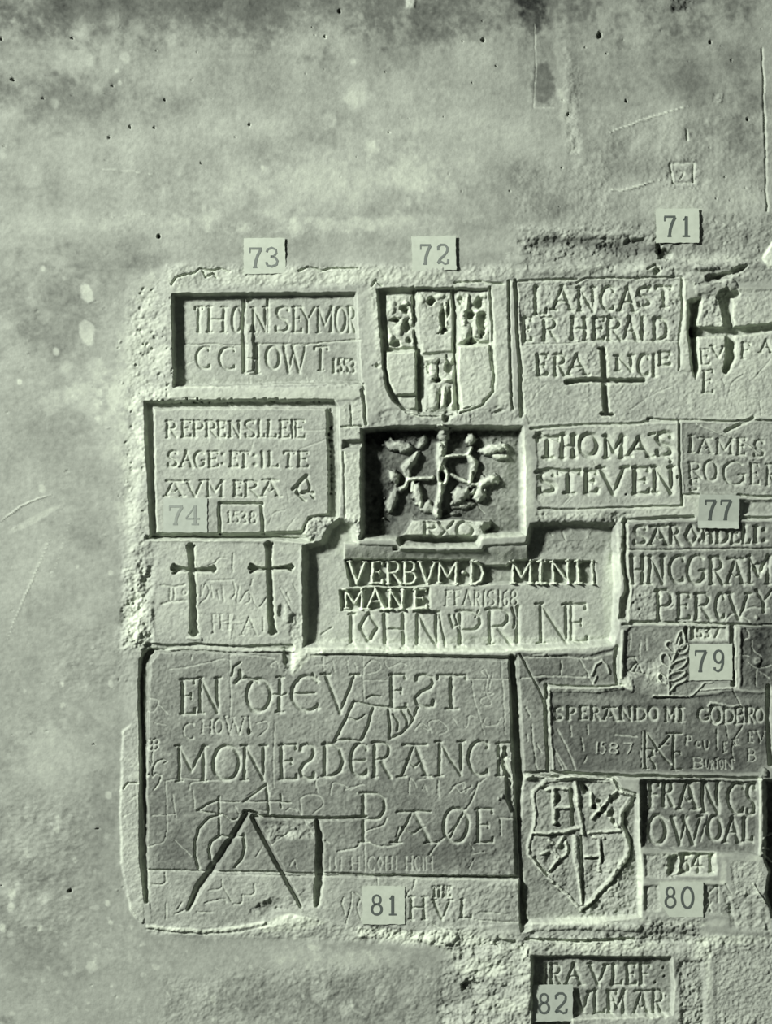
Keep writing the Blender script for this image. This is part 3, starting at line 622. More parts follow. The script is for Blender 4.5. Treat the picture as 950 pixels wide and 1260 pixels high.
# -- two crosses
sJ = thing('inscribed_stone', 'pale stone with two tall flared crosses, left of the JOHN PRINE panel', 'inscribed stone')
block([(130,52),(500,56),(870,66),(840,110),(838,250),(850,400),(855,555),(500,560),(150,545),(140,400),(150,250),(100,160)], 1.2, 4, .50, sJ, 1.0, org=OJ, med=.6, crumble=.3)
cut(OJ, [(120,44),(450,46),(700,42),(890,60)], 5, 5); rough([(60,90),(160,90),(150,540),(60,540)], .9, 8, .02, 1.4, OJ)
def cross(P, hz, w, name='cut_cross'):
    g = reg(name, sJ)
    (ax, ay), (bx, by) = P[0], P[-1]; (cx_, cy_), (dx_, dy_) = hz[0], hz[-1]
    stroke([([(ax, ay)] + P[1:-1] + [(bx, by)], [1.1] + [1.05] * (len(P) - 2) + [1.2]),
            ([(ax - 17, ay), (ax, ay + 34)], [.35, .9]), ([(ax + 17, ay), (ax, ay + 34)], [.35, .9]), ([(bx - 16, by), (bx, by - 34)], [.4, .9]), ([(bx + 18, by), (bx, by - 34)], [.4, .9]),
            ([(cx_, cy_)] + hz[1:-1] + [(dx_, dy_)], [.9] + [.62] * (len(hz) - 2) + [.9]),
            ([(cx_, cy_ - 18), (cx_ + 30, cy_)], [.35, .7]), ([(cx_, cy_ + 20), (cx_ + 30, cy_)], [.35, .7]), ([(dx_, dy_ - 12), (dx_ - 24, dy_)], [.35, .6]), ([(dx_, dy_ + 14), (dx_ - 24, dy_)], [.35, .6])],
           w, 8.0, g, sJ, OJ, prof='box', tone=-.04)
cross([(322,84),(328,190),(335,340),(338,492)], [(242,188),(310,194),(350,196),(432,188)], 7.0)
cross([(690,74),(692,190),(696,340),(704,488)], [(602,188),(680,192),(710,190),(796,184)], 6.2)
lines(sJ, OJ, [[(186,262),(240,270),(292,262)],[(226,275),(228,330)],[(246,275),(248,330)],[(188,352),(230,340),(300,336)]], 3.4, 2.2, 'cut_numeral')
lines(sJ, OJ, [arc(292,298,10,12,0,360),[(404,244),(520,242)],[(372,270),(370,320),(392,260),(410,290),(400,320),(368,350)],[(415,270),(425,320)],[(445,290),(455,330)],[(470,270),(476,340)],[(520,250),(530,300),(515,330)],[(545,270),(540,350),(570,320)],
               [(560,330),(590,290),(600,340),(580,350)],[(600,300),(640,370),(680,320)],[(610,240),(600,270)],[(430,170),(460,140),(490,140)],[(340,150),(370,180),(430,165)],[(522,120),(520,205)],[(740,280),(780,350)],[(770,300),(790,340)],[(800,260),(815,290)]], 2.4, 1.6, 'scribble')
lines(sJ, OJ, [[(485,440),(565,438)],[(522,405),(508,512)]], 3.2, 1.2, 'small_cross', 1, 'r')
letters(sJ, OJ, "400 490 | F 418 450 | H 455 510 400 470 | A 556 640 415 500 | l 655 668 420 480", 1.8, 1.2)
lump(745, 390, 22, 34, -3, 10, org=OJ, tone=-.14); lump(775, 400, 22, 50, 2.5, 0, org=OJ, tone=.06); lump(130, 200, 20, 26, -2.5, org=OJ); lump(330, 515, 30, 10, 2.5, org=OJ)
rough([(790,400),(850,400),(850,560),(790,560)], 1.4, 5, .06, 1.8, OJ)
rough([(100,540),(500,550),(800,555),(800,590),(100,570)], .8, 5, 0, 1, OJ); cut(OJ, [(120,548),(300,556),(560,560),(790,556)], 7, 4, tone=-.02)

# -- VERBVM DOMINI / IOHN PRINE
sK = thing('inscribed_stone', 'wide sunken stone with VERBVM DOMINI MANE in relief bands over IOHN PRINE', 'inscribed stone')
block([(2,95),(55,78),(75,40),(110,10),(160,30),(168,88),(275,94),(285,104),(515,104),(520,92),(640,84),(652,28),(780,22),(905,28),(915,200),(908,340),(895,382),(700,394),(500,400),(250,396),(4,388)], -13, 9, .50, sK, .9, org=OK, med=.8, crumble=.2)
rough([(650,20),(905,25),(900,120),(650,110)], .8, 8, -.07, 1.0, OK)
s_ = win(425, 664, 652, 700, 0)
ok_ = (Y0[s_] > 677) | ((Y0[s_] > 667) & ((X0[s_] < 484) | (X0[s_] > 596)))
H[s_] = np.where(ok_ & (X0[s_] < 650), np.maximum(H[s_], -0.5 - 12.5 * smooth((Y[s_] - 670) / 26) + .5 * N_MED[s_] + .2 * N_FINE[s_]), H[s_])
s_ = win(651, 634, 757, 665, 0)
H[s_] = np.maximum(H[s_], -13 * smooth((Y[s_] - 634) / 18) + .6 * N_MED[s_] + .2 * N_FINE[s_])
for P in ([(120,134),(480,134),(540,150),(590,150),(600,136),(845,136),(848,208),(590,208),(480,210),(140,216)], [(108,222),(200,214),(368,216),(370,276),(112,284)]):
    g = reg('sunk_band', sK); block(P, -22, 2.6, .40, g, 1.4, None, org=OK, crumble=.3)
    for line, y0, y1 in ((("V 134 186", "E 196 236", "R 242 288", "B 292 334", "V 336 388", "M 390 450", ". 456 474", "D 482 526", "M 602 664", "I 672 704", "N 716 772", "I 782 806", "l 828 844"), 142, 204),) if P[0][0] == 120 else ((("M 122 180", "A 186 244", "N 250 298", "E 318 362"), 222, 276),):
        letters(g, OK, "%d %d | " % (y0, y1) + ' | '.join(line), 5.0, 8.5, 1, 'r', 'raised_letter', tone=.22)
letters(sK, OK, """225 268 | F 410 432 | F 436 458 | A 462 492 | R 496 516 | l 520 532 | S 534 556 | l 562 570 | 6 576 594 | 8 598 620""", 2.4, 1.4)
letters(sK, OK, """285 386 | I 134 156 292 380 | o 164 226 290 372 | H 230 306 284 388 | N 326 398 286 386 | P 442 522 286 386 | R 528 606 278 380 | l 612 632 272 380 | N 676 776 264 376 | E 762 822 264 372""", 5.6, 4.6)
for S_ in ([([(395,292),(412,384)], .7),([(425,296),(436,330),(455,322)], 1),([(440,296),(462,380)], .6),([(604,276),(616,300),(612,330)], .9),([(500,300),(510,280)], .5)]): stroke([S_], 4.6, 3.0, reg('wedge_cut', sK), sK, OK)
lines(sK, OK, [[(690,60),(694,62)],[(715,62),(718,66)],[(746,50),(758,80)],[(60,350),(90,330)]], 2.8, 2.0)
lines(sK, OK, [[(560,240),(600,256)],[(580,300),(620,340)]], 1.5, .8)
stain_or_light(420, 730, 40, 60, .03); stain_or_light(410, 655, 14, 12, -.04)
rough([(385,786),(760,782),(765,800),(385,808)], .7, 5, .07, .6); stain_or_light(750, 730, 10, 70, .14, 0, 1.0, .2); stain_or_light(560, 800, 200, 6, .14, 0, 1.2, .15)  # light on the right wall and bottom ledge painted as paler tone
rough([(372,800),(400,800),(392,830),(368,828)], 1, 4, .1)

# -- SARO FIDELI / INGRAM PERCY
sL = thing('inscribed_stone', 'dark stone at right cut SARO FIDELI over INGRAM PERCY, under card 77', 'inscribed stone')
block([(112,95),(145,92),(150,300),(165,480),(150,655),(90,650),(95,540),(130,470),(110,300)], -7, 4, .46, None, 2.5, org=OL, crumble=.8)
block([(148,102),(540,98),(1060,98),(1060,682),(600,668),(165,652),(158,560),(172,470),(155,300)], 1.0, 3, .34, sL, 1.5, org=OL, med=.8, crumble=.2)
cut(OL, [(148,258),(500,252),(1060,250)], 2.6, 2.0); cut(OL, [(165,658),(500,664),(1060,690)], 4, 3.6)
letters(sL, OL, """125 226 | S 174 260 | a 262 378 | R 380 442 | o 466 540 | : 540 562 | F 566 602 135 215 | l 606 624 135 215 | D 636 718 135 220 | E 722 776 125 220 | L 786 832 118 224 | I 848 880 125 216 | : 898 920
292 444 | H 166 246 | N 258 362 | C 376 472 290 440 | G 476 578 288 442 | R 598 684 298 448 | a 690 806 302 444 | M 818 945
500 644 | P 302 402 484 652 | E 420 500 | R 520 610 | C 634 690 | V 706 832 | Y 860 960 480 600""", 5.8, 5.0)
lines(sL, OL, [[(310,575),(340,590),(400,570),(405,520)],[(330,480),(330,650)],[(690,650),(740,610),(820,650)],[(760,610),(830,575),(930,580)]], 3.4, 2, 'flourish')
for (x, y) in ((215,511),(177,552),(212,590)):
    g = reg('drilled_dot', sL); lump(x, y, 8, 8, -4, 0, OL, g, sL, -.1)
lump(890, 350, 46, 34, -3, -20, org=OL, tone=.18); lump(860, 628, 12, 12, 1.5, org=OL, tone=.2)
rough([(150,440),(330,450),(330,655),(150,655)], 1.0, 8, .10, 1, OL); rough([(60,60),(150,60),(150,340),(60,340)], 1.5, 10, .06, 2, OL); stain_or_light(760, 705, 14, 26, .12)

# -- the great stone 81, upper part
sM = thing('inscribed_stone', 'largest stone, cut EN DIEV EST MON ESPERANCE, with a wheel mark', 'inscribed stone')
block([(176,796),(400,803),(642,806),(650,1000),(655,1145),(641,1150),(636,1120),(184,1120),(174,1000),(170,840)], -5.5, 4, .45, None, 1.0)
block([(183,815),(196,800),(380,803),(500,808),(628,810),(632,950),(636,1079),(400,1079),(180,1077),(179,950)], 0.8, 3, .37, sM, 1.3, med=.5)
sM2 = thing('inscribed_stone', 'low stone course under the largest stone, cut MVL and carrying the card 81', 'inscribed stone')
block([(180,1073),(400,1077),(640,1080),(642,1136),(520,1146),(418,1138),(340,1118),(322,1132),(250,1142),(186,1136)], 1.0, 2.6, .46, sM2, 1.2)
sMs = reg('stone', 0, label='thin worn edging strip left of the largest stone', mat=M_STONE)
block([(147,1000),(150,900),(160,890),(172,862),(176,1000),(175,1060),(178,1130),(176,1142),(160,1120),(150,1070)], 1.6, 2.5, .56, sMs, 1.3, crumble=.7)
lines(sMs, OM3, [[(100,90),(140,60)],[(78,158),(108,140)],[(130,0),(136,120)]], 1.6, 1.0)
cut(None, [(152,970),(158,962),(170,964)], 2, 2)
# long deep border cuts
cut(None, [(186,800),(176,812),(173,830),(174,900),(176,960),(175,1010),(177,1060),(180,1110)], 7.5, 7.5, wf=[.9,1,.6,.75,.8,.9,1.1,.6]); cut(None, [(186,798),(240,794),(300,797),(360,798)], 5, 4.4)
cut(None, [(630,808),(634,870),(637,940),(640,1000),(645,1070),(645,1135)], 9, 9.5, wf=[.7,.9,1,1,1.2,1.0]); cut(None, [(180,1071),(260,1072),(400,1075),(500,1077),(636,1080)], 2.6, 2.2)
shift([(178,950),(640,950),(640,1072),(178,1070)], 0, 4, -.04); stain_or_light(540, 1050, 130, 40, -.05)
stain_or_light(272, 935, 16, 30, .10, 0, 1.2, .2)
letters(sM, OM1, """205 355 | E 296 372 205 358 | N 380 482 200 355 | O 594 712 205 348 | I 728 770 195 350 | e 795 930 194 346
508 660 | M 284 420 506 662 | O 442 572 506 656 | N 574 694 502 656 | E 740 828 500 655 | s 832 912 500 655""", 5.4, 5.0)
letters(sM, OM2, """175 320 | V 62 205 172 328 | E 332 412 170 312 | s 438 534 172 305 | T 536 662 172 312
460 592 | D 56 154 462 592 | e 174 250 460 596 | R 262 350 455 598 | a 378 506 460 594 | N 532 658 450 592 | C 660 762 448 590 | F 780 858 458 590""", 5.4, 5.0)
g = reg('flourish', sM); stroke([([(548,222),(572,196),(570,168)], 1.1),([(572,205),(600,196),(625,206),(650,220)], .8),([(712,275),(742,275)], .7),([(775,270),(748,280)], .6),([(530,190),(540,150),(570,125)], .5)], 4.8, 4.0, g, sM, OM1)
g = reg('hook', sM); stroke([([(20,170),(30,190),(45,200)], 1),([(20,310),(45,310)], .8)], 4, 3, g, sM, OM2)
# broken slot at the end of ESPERANCE
g = reg('broken_slot', sM, label='pale broken slot at the right end of the second line'); stroke([([(820,480),(815,540),(835,600),(840,690),(850,740)], [.6,.8,1,.9,.4])], 9, 5, g, sM, OM2, prof='u', tone=.16)
for k in range(14): lump(O73[0]*0 + 380 + rs.uniform(790,860)/3.393, 780 + rs.uniform(480,720)/3.393, rs.uniform(1.5,3), rs.uniform(1.5,3.5), rs.choice([-3, 2.4]))
# the sleeve and hand
g = reg('carved_sleeve', sM)
stroke([([(188,284),(150,370),(112,450)], 1.1),([(112,450),(160,440),(220,448)], .8),([(270,310),(250,380),(222,444)], 1.1),([(188,284),(260,302),(335,308)], .9),([(332,310),(338,370),(338,435)], 1),([(160,350),(200,360),(235,340)], .5),
        ([(350,335),(372,370),(366,402)], .8),([(384,318),(412,360),(408,392)], .8),([(410,305),(436,350)], .8),([(458,308),(430,370),(380,420),(338,438)], 1),([(240,270),(262,258),(300,262)], .6)], 4.2, 3.4, g, sM, OM2)
letters(sM, OM1, "385 450 | C 310 366 400 475 | H 390 446 | O 450 492 | W 498 590 372 455 | l 600 616 370 450", 2.2, 1.4)
g = reg('flower', sM); stroke([(arc(175+17*math.cos(a), 497+17*math.sin(a), 13, 13, 0, 360, 8), 1) for a in (0.8, 2.3, 3.9, 5.5)] + [([(175,525),(176,580)], .8),([(178,640),(180,600),(195,575),(225,565)], 1),([(225,565),(240,575),(225,583)], .8),
        ([(152,640),(160,628),(176,645),(190,625),(212,635),(205,670),(182,700)], 1),([(160,560),(172,590)], .7)], 2.6, 1.8, g, sM, OM1)
lines(sM, OM1, [[(525,80),(524,200),(526,290),(522,380)],[(722,400),(720,560),(722,690)],[(530,90),(620,96),(720,110)],[(250,160),(380,140),(480,112),(520,116)],[(350,95),(346,115)],[(160,290),(200,300),(180,350),(150,350)],[(200,320),(240,360)],[(720,150),(700,140),(730,120),(740,150)],[(180,400),(230,410)]], 2.0, 1.4)
lines(sM, OM1, [[(240,660),(300,650),(440,660),(520,655)],[(340,700),(350,670),(400,665)],[(600,730),(690,670)],[(690,672),(700,731)],[(610,440),(606,448)],[(640,400),(680,390),(690,420),(650,460)]], 2.2, 1.6)
lump(608, 440, 8, 14, -4, org=OM1, tone=-.1)
lines(sM, OM2, [[(228,90),(226,180),(230,280)],[(230,140),(260,110),(295,120),(290,150),(240,165)],[(30,130),(80,130)],[(60,100),(65,160)],[(100,110),(110,160)],[(160,110),(165,160)],[(190,120),(200,150)],[(320,110),(330,140),(380,120),(410,130)],[(230,195),(330,192)],[(660,190),(840,186)],
               [(680,190),(700,300),(735,420)],[(740,180),(720,160),(735,150),(750,180)],[(750,170),(740,240),(760,290),(730,300),(720,270),(770,250),(720,240)],[(770,160),(752,230)],[(805,110),(812,300),(820,420)],[(650,380),(660,390),(668,340),(690,345)],[(740,350),(730,380),(780,380),(800,350)],
               [(440,400),(470,370),(500,400),(470,390)],[(510,410),(500,370),(540,360),(580,400),(540,420)],[(600,350),(620,380)],[(740,190),(680,188)]], 1.8, 1.3, 'scribble')
lines(sM, OM2, [[(30,640),(40,600),(90,600)],[(95,650),(105,620),(160,640)],[(150,650),(230,630)],[(420,670),(424,600),(450,640)],[(455,610),(520,600)],[(543,610),(545,679)],[(600,640),(650,620),(640,660)],[(672,672),(740,600)],[(630,660),(680,640)],[(200,665),(270,670)]], 2.2, 1.6, 'scribble')
# merchant mark, wheel and angular lambda
g = reg('wheel_mark', sM)
stroke([([(500,152),(450,165),(405,210),(390,270),(388,330),(404,384)], .9),([(545,244),(500,240),(458,262),(448,300),(455,340),(468,362)], .9),([(598,235),(602,290),(590,340),(560,376)], .9),([(548,250),(590,240)], .5)], 5, 3.4, g, sM, OM3)
g = reg('merchant_mark', sM); stroke([([(398,132),(440,104),(492,84)], .9),([(494,70),(494,150),(496,250)], .9),([(398,132),(460,140),(510,152),(545,178),(570,170)], .8),([(600,94),(650,55),(697,20)], 1),([(697,20),(702,90),(706,152)], 1),([(600,94),(690,92),(800,96)], .7),([(758,62),(760,118)], .7),([(500,92),(580,94)], .5)], 3.6, 2.8, g, sM, OM3)
g = reg('angle_mark', sM)
stroke([([(612,148),(560,235),(500,320),(455,395)], [1,1.3,1.4,1.5]),([(636,160),(680,240),(735,345),(768,398)], [.8,.9,1,.9])], 8.0, 6.5, g, sM, OM3, prof='v', tone=-.03)
stroke([([(600,140),(625,135),(660,150)], .5),([(640,160),(700,158),(820,162),(900,165)], .6),([(900,165),(1010,166),(1130,158)], .6)], 7.0, 5.5, g, sM, OM3, prof='u', tone=-.03)
for S_ in (([(455,395),(400,470),(356,562)], [1.5,1.4,.6]),([(768,400),(810,480),(846,548)], [.9,.7,.5])): stroke([S_], 8.0, 6.5, reg('angle_mark', sM2), sM2, OM3, prof='v')
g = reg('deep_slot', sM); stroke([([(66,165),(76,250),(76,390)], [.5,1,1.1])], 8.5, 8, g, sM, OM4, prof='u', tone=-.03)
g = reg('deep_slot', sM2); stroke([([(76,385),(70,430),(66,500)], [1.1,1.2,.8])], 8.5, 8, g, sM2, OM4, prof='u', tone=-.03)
lump(860, 520, 60, 46, -3.5, 0, org=OM3, flat=2); lump(720, 545, 80, 46, -5.0, -20, org=OM3, tone=-.05, flat=2)
rough([(700,190),(900,180),(900,250),(700,260)], 2.0, 8, .10, 1.5, OM3); stain_or_light(360, 1028, 12, 5, .14)
lines(sM, OM3, [[(845,80),(850,145)],[(845,80),(880,60),(930,70),(940,110),(900,145)],[(655,130),(700,140)],[(780,130),(800,120),(830,130)],[(260,0),(262,240),(210,280),(180,290)],[(290,60),(305,160)],[(200,155),(300,150)],[(205,30),(215,38),(240,0)],[(300,260),(370,330)],
               [(720,280),(800,220)],[(800,370),(820,340),(830,380)],[(650,330),(680,290)],[(830,120),(900,240)],[(182,290),(214,276)],[(380,40),(385,120)],[(560,110),(580,150),(570,170)]], 2.0, 1.5)
lines(sM2, OM3, [[(182,450),(250,448),(256,400)],[(256,420),(262,440)],[(434,532),(500,515),(520,530)],[(506,432),(515,470),(545,530)],[(448,478),(500,468),(508,440)],[(590,500),(588,535),(550,540)],[(600,500),(640,495),(645,450)],[(300,580),(350,560)],[(395,570),(460,572)],[(262,530),(262,600)],[(310,560),(330,530)]], 2.6, 2.0)
letters(sM, OM4, "120 250 | P 236 350 55 250 | a 366 545 126 252 | q 570 684 112 252 | E 700 782 118 250", 5.2, 4.6)
lines(sM, OM4, [[(345,150),(330,180),(258,205)],[(250,230),(300,262),(380,262),(400,240)],[(250,250),(220,270),(150,285)],[(520,300),(560,250),(620,190),(700,60),(720,10)],[(800,150),(860,155)],[(805,150),(808,220)],[(395,190),(386,230)],[(100,240),(112,250)]], 3.0, 2.4, 'flourish')
letters(sM, OM4, "308 362 | l 110 122 | l 134 146 | l 158 170 | H 200 240 | l 255 263 265 362 | C 268 300 | o 306 332 | H 338 370 | l 378 388 | H 420 452 | C 456 480 | l 486 496 | H 500 536", 2.0, .9)
lines(sM, OM4, [[(440,0),(436,50)],[(490,40),(500,20),(510,50)],[(555,0),(552,60)],[(600,50),(620,30),(640,50)],[(650,20),(660,50),(690,20)],[(690,300),(740,290)],[(700,320),(680,360)],[(130,20),(120,60)],[(60,5),(70,50)],[(200,40),(240,20)],[(680,250),(700,280)]], 2.0, 1.5)
letters(sM2, OM4, """478 558 | H 436 510 470 560 | V 532 612 482 562 | L 644 692 478 556
428 470 | T 530 552 | H 556 582 | E 584 606""", 4.2, 3.2)
lines(sM2, OM4, [[(205,450),(200,510),(185,578)],[(175,470),(168,500),(180,540)],[(216,450),(240,470),(225,510),(245,560)],[(440,440),(425,470)],[(310,392),(312,420)],[(500,560),(560,600),(640,606)],[(700,560),(880,575)],[(720,530),(830,540)],[(460,400),(450,440)]], 2.4, 1.8)
rough([(520,1090),(642,1084),(642,1140),(520,1146)], .8, 6); rough([(560,1040),(636,1040),(636,1076),(560,1076)], .7, 8)
rough([(372,826),(376,800),(380,800),(378,828)], .5, 3)
lump(780, 108, 24, 60, -5, 0, org=OM1, flat=1); block([(800,60),(960,60),(960,80),(880,110),(810,190),(795,180)], 2.6, 7, .68, None, 1.5, org=OM1)
stain_or_light(366, 812, 9, 14, .2, 0, .9, .2)

# -- angled stone right of it
sN = thing('inscribed_stone', 'dark stone with a long diagonal cut, between the largest stone and the plant stone', 'inscribed stone')
block([(78,228),(200,240),(400,236),(560,232),(700,200),(735,180),(725,300),(738,432),(560,440),(290,436),(280,640),(286,1000),(118,1010),(98,600)], 0.4, 3, .28, sN, 1.4, org=ON, med=.6)
g = reg('diagonal_cut', sN); stroke([([(108,240),(190,390),(232,470),(266,548)], [.8,1,1,.9])], 3.6, 3.6, g, sN, ON)
g = reg('leaf_mark', sN); stroke([([(568,372),(600,300),(640,272),(665,310),(682,360)], 1),([(575,430),(600,380)], .8)], 3.4, 2.0, g, sN, ON, 1, 'r', .05)
lines(sN, ON, [[(130,256),(330,255),(540,262)],[(110,392),(220,384),(400,380),(548,384)],[(492,266),(530,340),(574,432)],[(280,240),(282,262)],[(375,280),(372,370)],[(180,690),(186,760),(204,930),(222,1000)],[(150,760),(156,800)],[(215,820),(245,870)],[(140,580),(170,640)],[(185,240),(250,236)]], 2.8, 2.0, 'cut_line')
cut(ON, [(738,190),(722,300),(738,430)], 4.2, 4.8); lump(270, 410, 40, 16, -2.5, -10, org=ON); rough([(280,385),(560,385),(560,430),(280,430)], .6, 3, -.03, 0, ON)
block([(700,235),(740,170),(745,200),(590,270),(560,262)], 2.4, 5, .60, None, 1.5, org=ON)

# -- plant stone 79
sO = thing('inscribed_stone', 'dark stone carved with a leafy plant beside a framed date, carrying card 79', 'inscribed stone')
block([(-5,140),(20,105),(100,98),(500,104),(685,110),(690,470),(500,475),(380,600),(0,600),(40,520),(40,460),(-15,440),(-20,300)], 0.8, 3, .30, sO, 1.5, org=OP, med=.9)
g = reg('carved_plant', sO)
lf = lambda x, y, rx, ry, rot: [(x + a * math.cos(math.radians(rot)) - b * math.sin(math.radians(rot)), y + a * math.sin(math.radians(rot)) + b * math.cos(math.radians(rot))) for a, b in [(rx * math.cos(t), ry * math.sin(t) * (1 - .35 * math.cos(t))) for t in np.linspace(0, 2 * math.pi, 13)]]
stroke([(lf(355,195,56,30,-80), 1),(lf(290,240,44,26,60), 1),(lf(370,250,40,24,-40), 1),(lf(262,330,50,28,60), 1),(lf(345,350,62,26,-35), 1),(lf(330,425,60,24,-25), 1),(lf(240,450,40,20,60), .9),
        ([(278,545),(276,450),(290,360),(330,250),(350,180)], 1),([(280,530),(330,480),(390,450)], 1),([(276,500),(250,470)], .8)], 3.0, 2.4, g, sO, OP, 1, 'r', .08)
g = reg('plant_pot', sO); stroke([([(178,556),(160,594),(372,602),(392,562),(178,556)], 1),([(150,590),(160,575)], .8)], 3.2, 3.0, g, sO, OP, 1, 'r', .05)
stroke([([(205,575),(360,580)], 1)], 4.0, 2.4, None, None, OP, -1, 'u')
stroke([([(390,595),(450,530),(512,472),(560,470)], 1),([(490,520),(600,512),(690,515)], .8)], 2.4, 1.5, None, None, OP, 1, 'r', .05)
g = reg('framed_date', sO); block([(408,108),(662,108),(664,204),(408,204)], -2.0, 3.5, .52, g, .8, None, org=OP)
letters(g, OP, "118 182 | 1 430 452 | 5 462 500 | 3 514 548 | 7 560 616", 3.2, 2.2)
lump(395, 140, 18, 30, -5, 10, org=OP, tone=-.1)
g = reg('letter', sO); stroke([([(0,310),(60,310),(75,340),(30,395),(0,390)], 1),([(60,400),(85,345),(110,410)], 1),([(20,400),(130,415)], .6)], 3.0, 2.4, g, sO, OP)
lines(sO, OP, [[(30,150),(30,250)],[(95,200),(90,300)],[(130,190),(135,260)],[(0,410),(60,430)]], 3, 1.4)
stain_or_light(806, 826, 16, 22, .22, 0, .9, .4); rough([(20,320),(230,320),(260,500),(100,480)], 1.0, 8, 0, 1, OP)
stroke([([(-22,140),(-22,300),(-28,440)], 1)], 5, 2.0, None, None, OP, 1, 'r', .08)
rough([(-30,430),(40,430),(40,530),(-30,530)], 1.2, 5, .22, 0, OP)
cut(OP, [(690,110),(694,300),(698,490)], 5.6, 6); block([(712,110),(740,110),(742,520),(716,520)], 1.8, 2.4, .56, None, 1.0, org=OP)
cut(OP, [(-20,96),(100,90),(500,94),(900,100),(1000,100)], 3, 3.2)
# right column stone with splash
sQ = thing('inscribed_stone', 'dark scratched stone with a pale chip at the right edge, beside the card 79', 'inscribed stone')
block([(744,112),(1070,112),(1070,520),(880,516),(744,512)], 0.6, 3, .19, sQ, 2.0, org=OP, med=1)
lines(sQ, OP, [[(740,290),(800,300)],[(790,340),(830,370),(900,375),(945,360)],[(845,380),(840,490)],[(820,200),(830,260),(880,300)],[(760,200),(800,180)],[(860,400),(930,440)],[(780,120),(800,170)]], 2.4, 1.8)
lump(850, 330, 24, 34, 3, 20, org=OP, tone=.25)
stain_or_light(935, 850, 12, 90, -.08)

# -- SPERANDO MI GODERO
sP = thing('inscribed_stone', 'dark stone cut SPERANDO MI GODERO above 1587, a monogram and faint names', 'inscribed stone')
block([(288,452),(560,458),(770,452),(830,480),(1000,520),(1400,492),(1430,476),(1560,476),(1700,485),(1700,960),(1690,1000),(1200,1000),(700,1002),(300,992),(298,700)], 0.8, 3, .20, sP, 1.4, org=ON, med=.7)
stroke([([(292,462),(450,466),(600,472),(760,456)], 1)], 7, 2.2, None, None, ON, 1, 'r', .12)
cut(ON, [(278,440),(450,442),(600,452),(760,440)], 2.6, 3); cut(ON, [(276,440),(282,700),(290,990)], 5, 5.4); stroke([([(296,470),(306,700),(322,985)], 1)], 3.4, 1.6, None, None, ON, 1, 'r', .06)
shift([(300,500),(1700,500),(1700,545),(300,545)], -.8, 8, .05, ON)
letters(sP, ON, "582 664 | S 330 388 | P 412 466 | E 488 542 | R 562 626 | a 640 744 | N 756 836 | D 850 925 | O 932 1000", 4.4, 4.0)
letters(sP, OP, "640 728 | M 256 324 635 725 | I 340 380 635 725 | G 462 545 640 720 | O 552 624 625 735 | D 634 706 645 735 | E 706 764 640 740 | R 780 836 640 735 | O 838 896 645 730", 4.4, 4.0)
g = reg('flourish', sP); stroke([([(540,625),(560,600),(620,612),(680,630),(740,625)], 1),([(575,735),(590,745),(620,735)], .8)], 3.6, 1.6, g, sP, OP, 1, 'r', .08)
letters(sP, ON, "812 885 | 1 596 618 | 5 628 664 | 8 684 744 | 7 772 840", 2.6, 1.4, 1, 'r', tone=.05)
g = reg('monogram', sP)
stroke([([(126,792),(128,900),(130,1035)], 1.1),([(138,798),(200,890),(292,1005)], 1),([(282,825),(245,870),(205,915)], 1),([(266,806),(365,808)], .8),([(312,806),(312,920),(314,1038)], 1.1),([(312,926),(352,926),(356,938)], .8),([(300,1042),(362,1040)], .8),
        ([(136,905),(180,910),(184,945),(150,962)], .9),([(160,960),(186,1000),(192,1035)], .9),([(112,1036),(150,1036)], .6),([(222,880),(282,880)], .5)], 3.8, 3.2, g, sP, OP)
letters(sP, OP, """838 908 | P 384 430 820 884 | C 450 482 855 895 | U 498 540 855 905 | l 586 600 780 905 | E 630 656 860 925 | T 690 735 840 880
975 1032 | B 428 506 960 1032 | U 512 540 | R 548 572 | T 580 600 960 1030 | O 606 634 | N 640 700
790 860 | E 790 832 | V 842 908 786 862
905 985 | B 790 848""", 2.4, 1.5)
g = reg('scribble', sP); stroke([([(700,530),(730,580),(760,680),(770,740),(700,850),(690,900),(710,990)], 1),([(650,750),(670,830)], .7),([(690,880),(740,880)], .8)], 2.2, 1.6, g, sP, OP)
lines(sP, ON, [[(350,722),(400,820),(440,900),(462,985)],[(332,856),(370,920),(404,978)],[(335,880),(380,980)],[(430,700),(440,770)],[(540,700),(545,760)],[(500,780),(520,860)],[(540,900),(525,940)],[(720,760),(860,770)],[(880,860),(885,900)],[(900,740),(896,980)]], 2.8, 2.0, 'cut_line')
lump(895, 1045, 26, 30, 4, 0, org=OP, tone=.08)
cut(None, [(648,952),(680,950),(720,953),(780,955),(850,957),(935,958)], 4.6, 4.4, tone=-.03); cut(OP, [(930,500),(925,700),(935,900),(945,1000)], 7, 5); stain_or_light(946, 900, 10, 70, -.10)

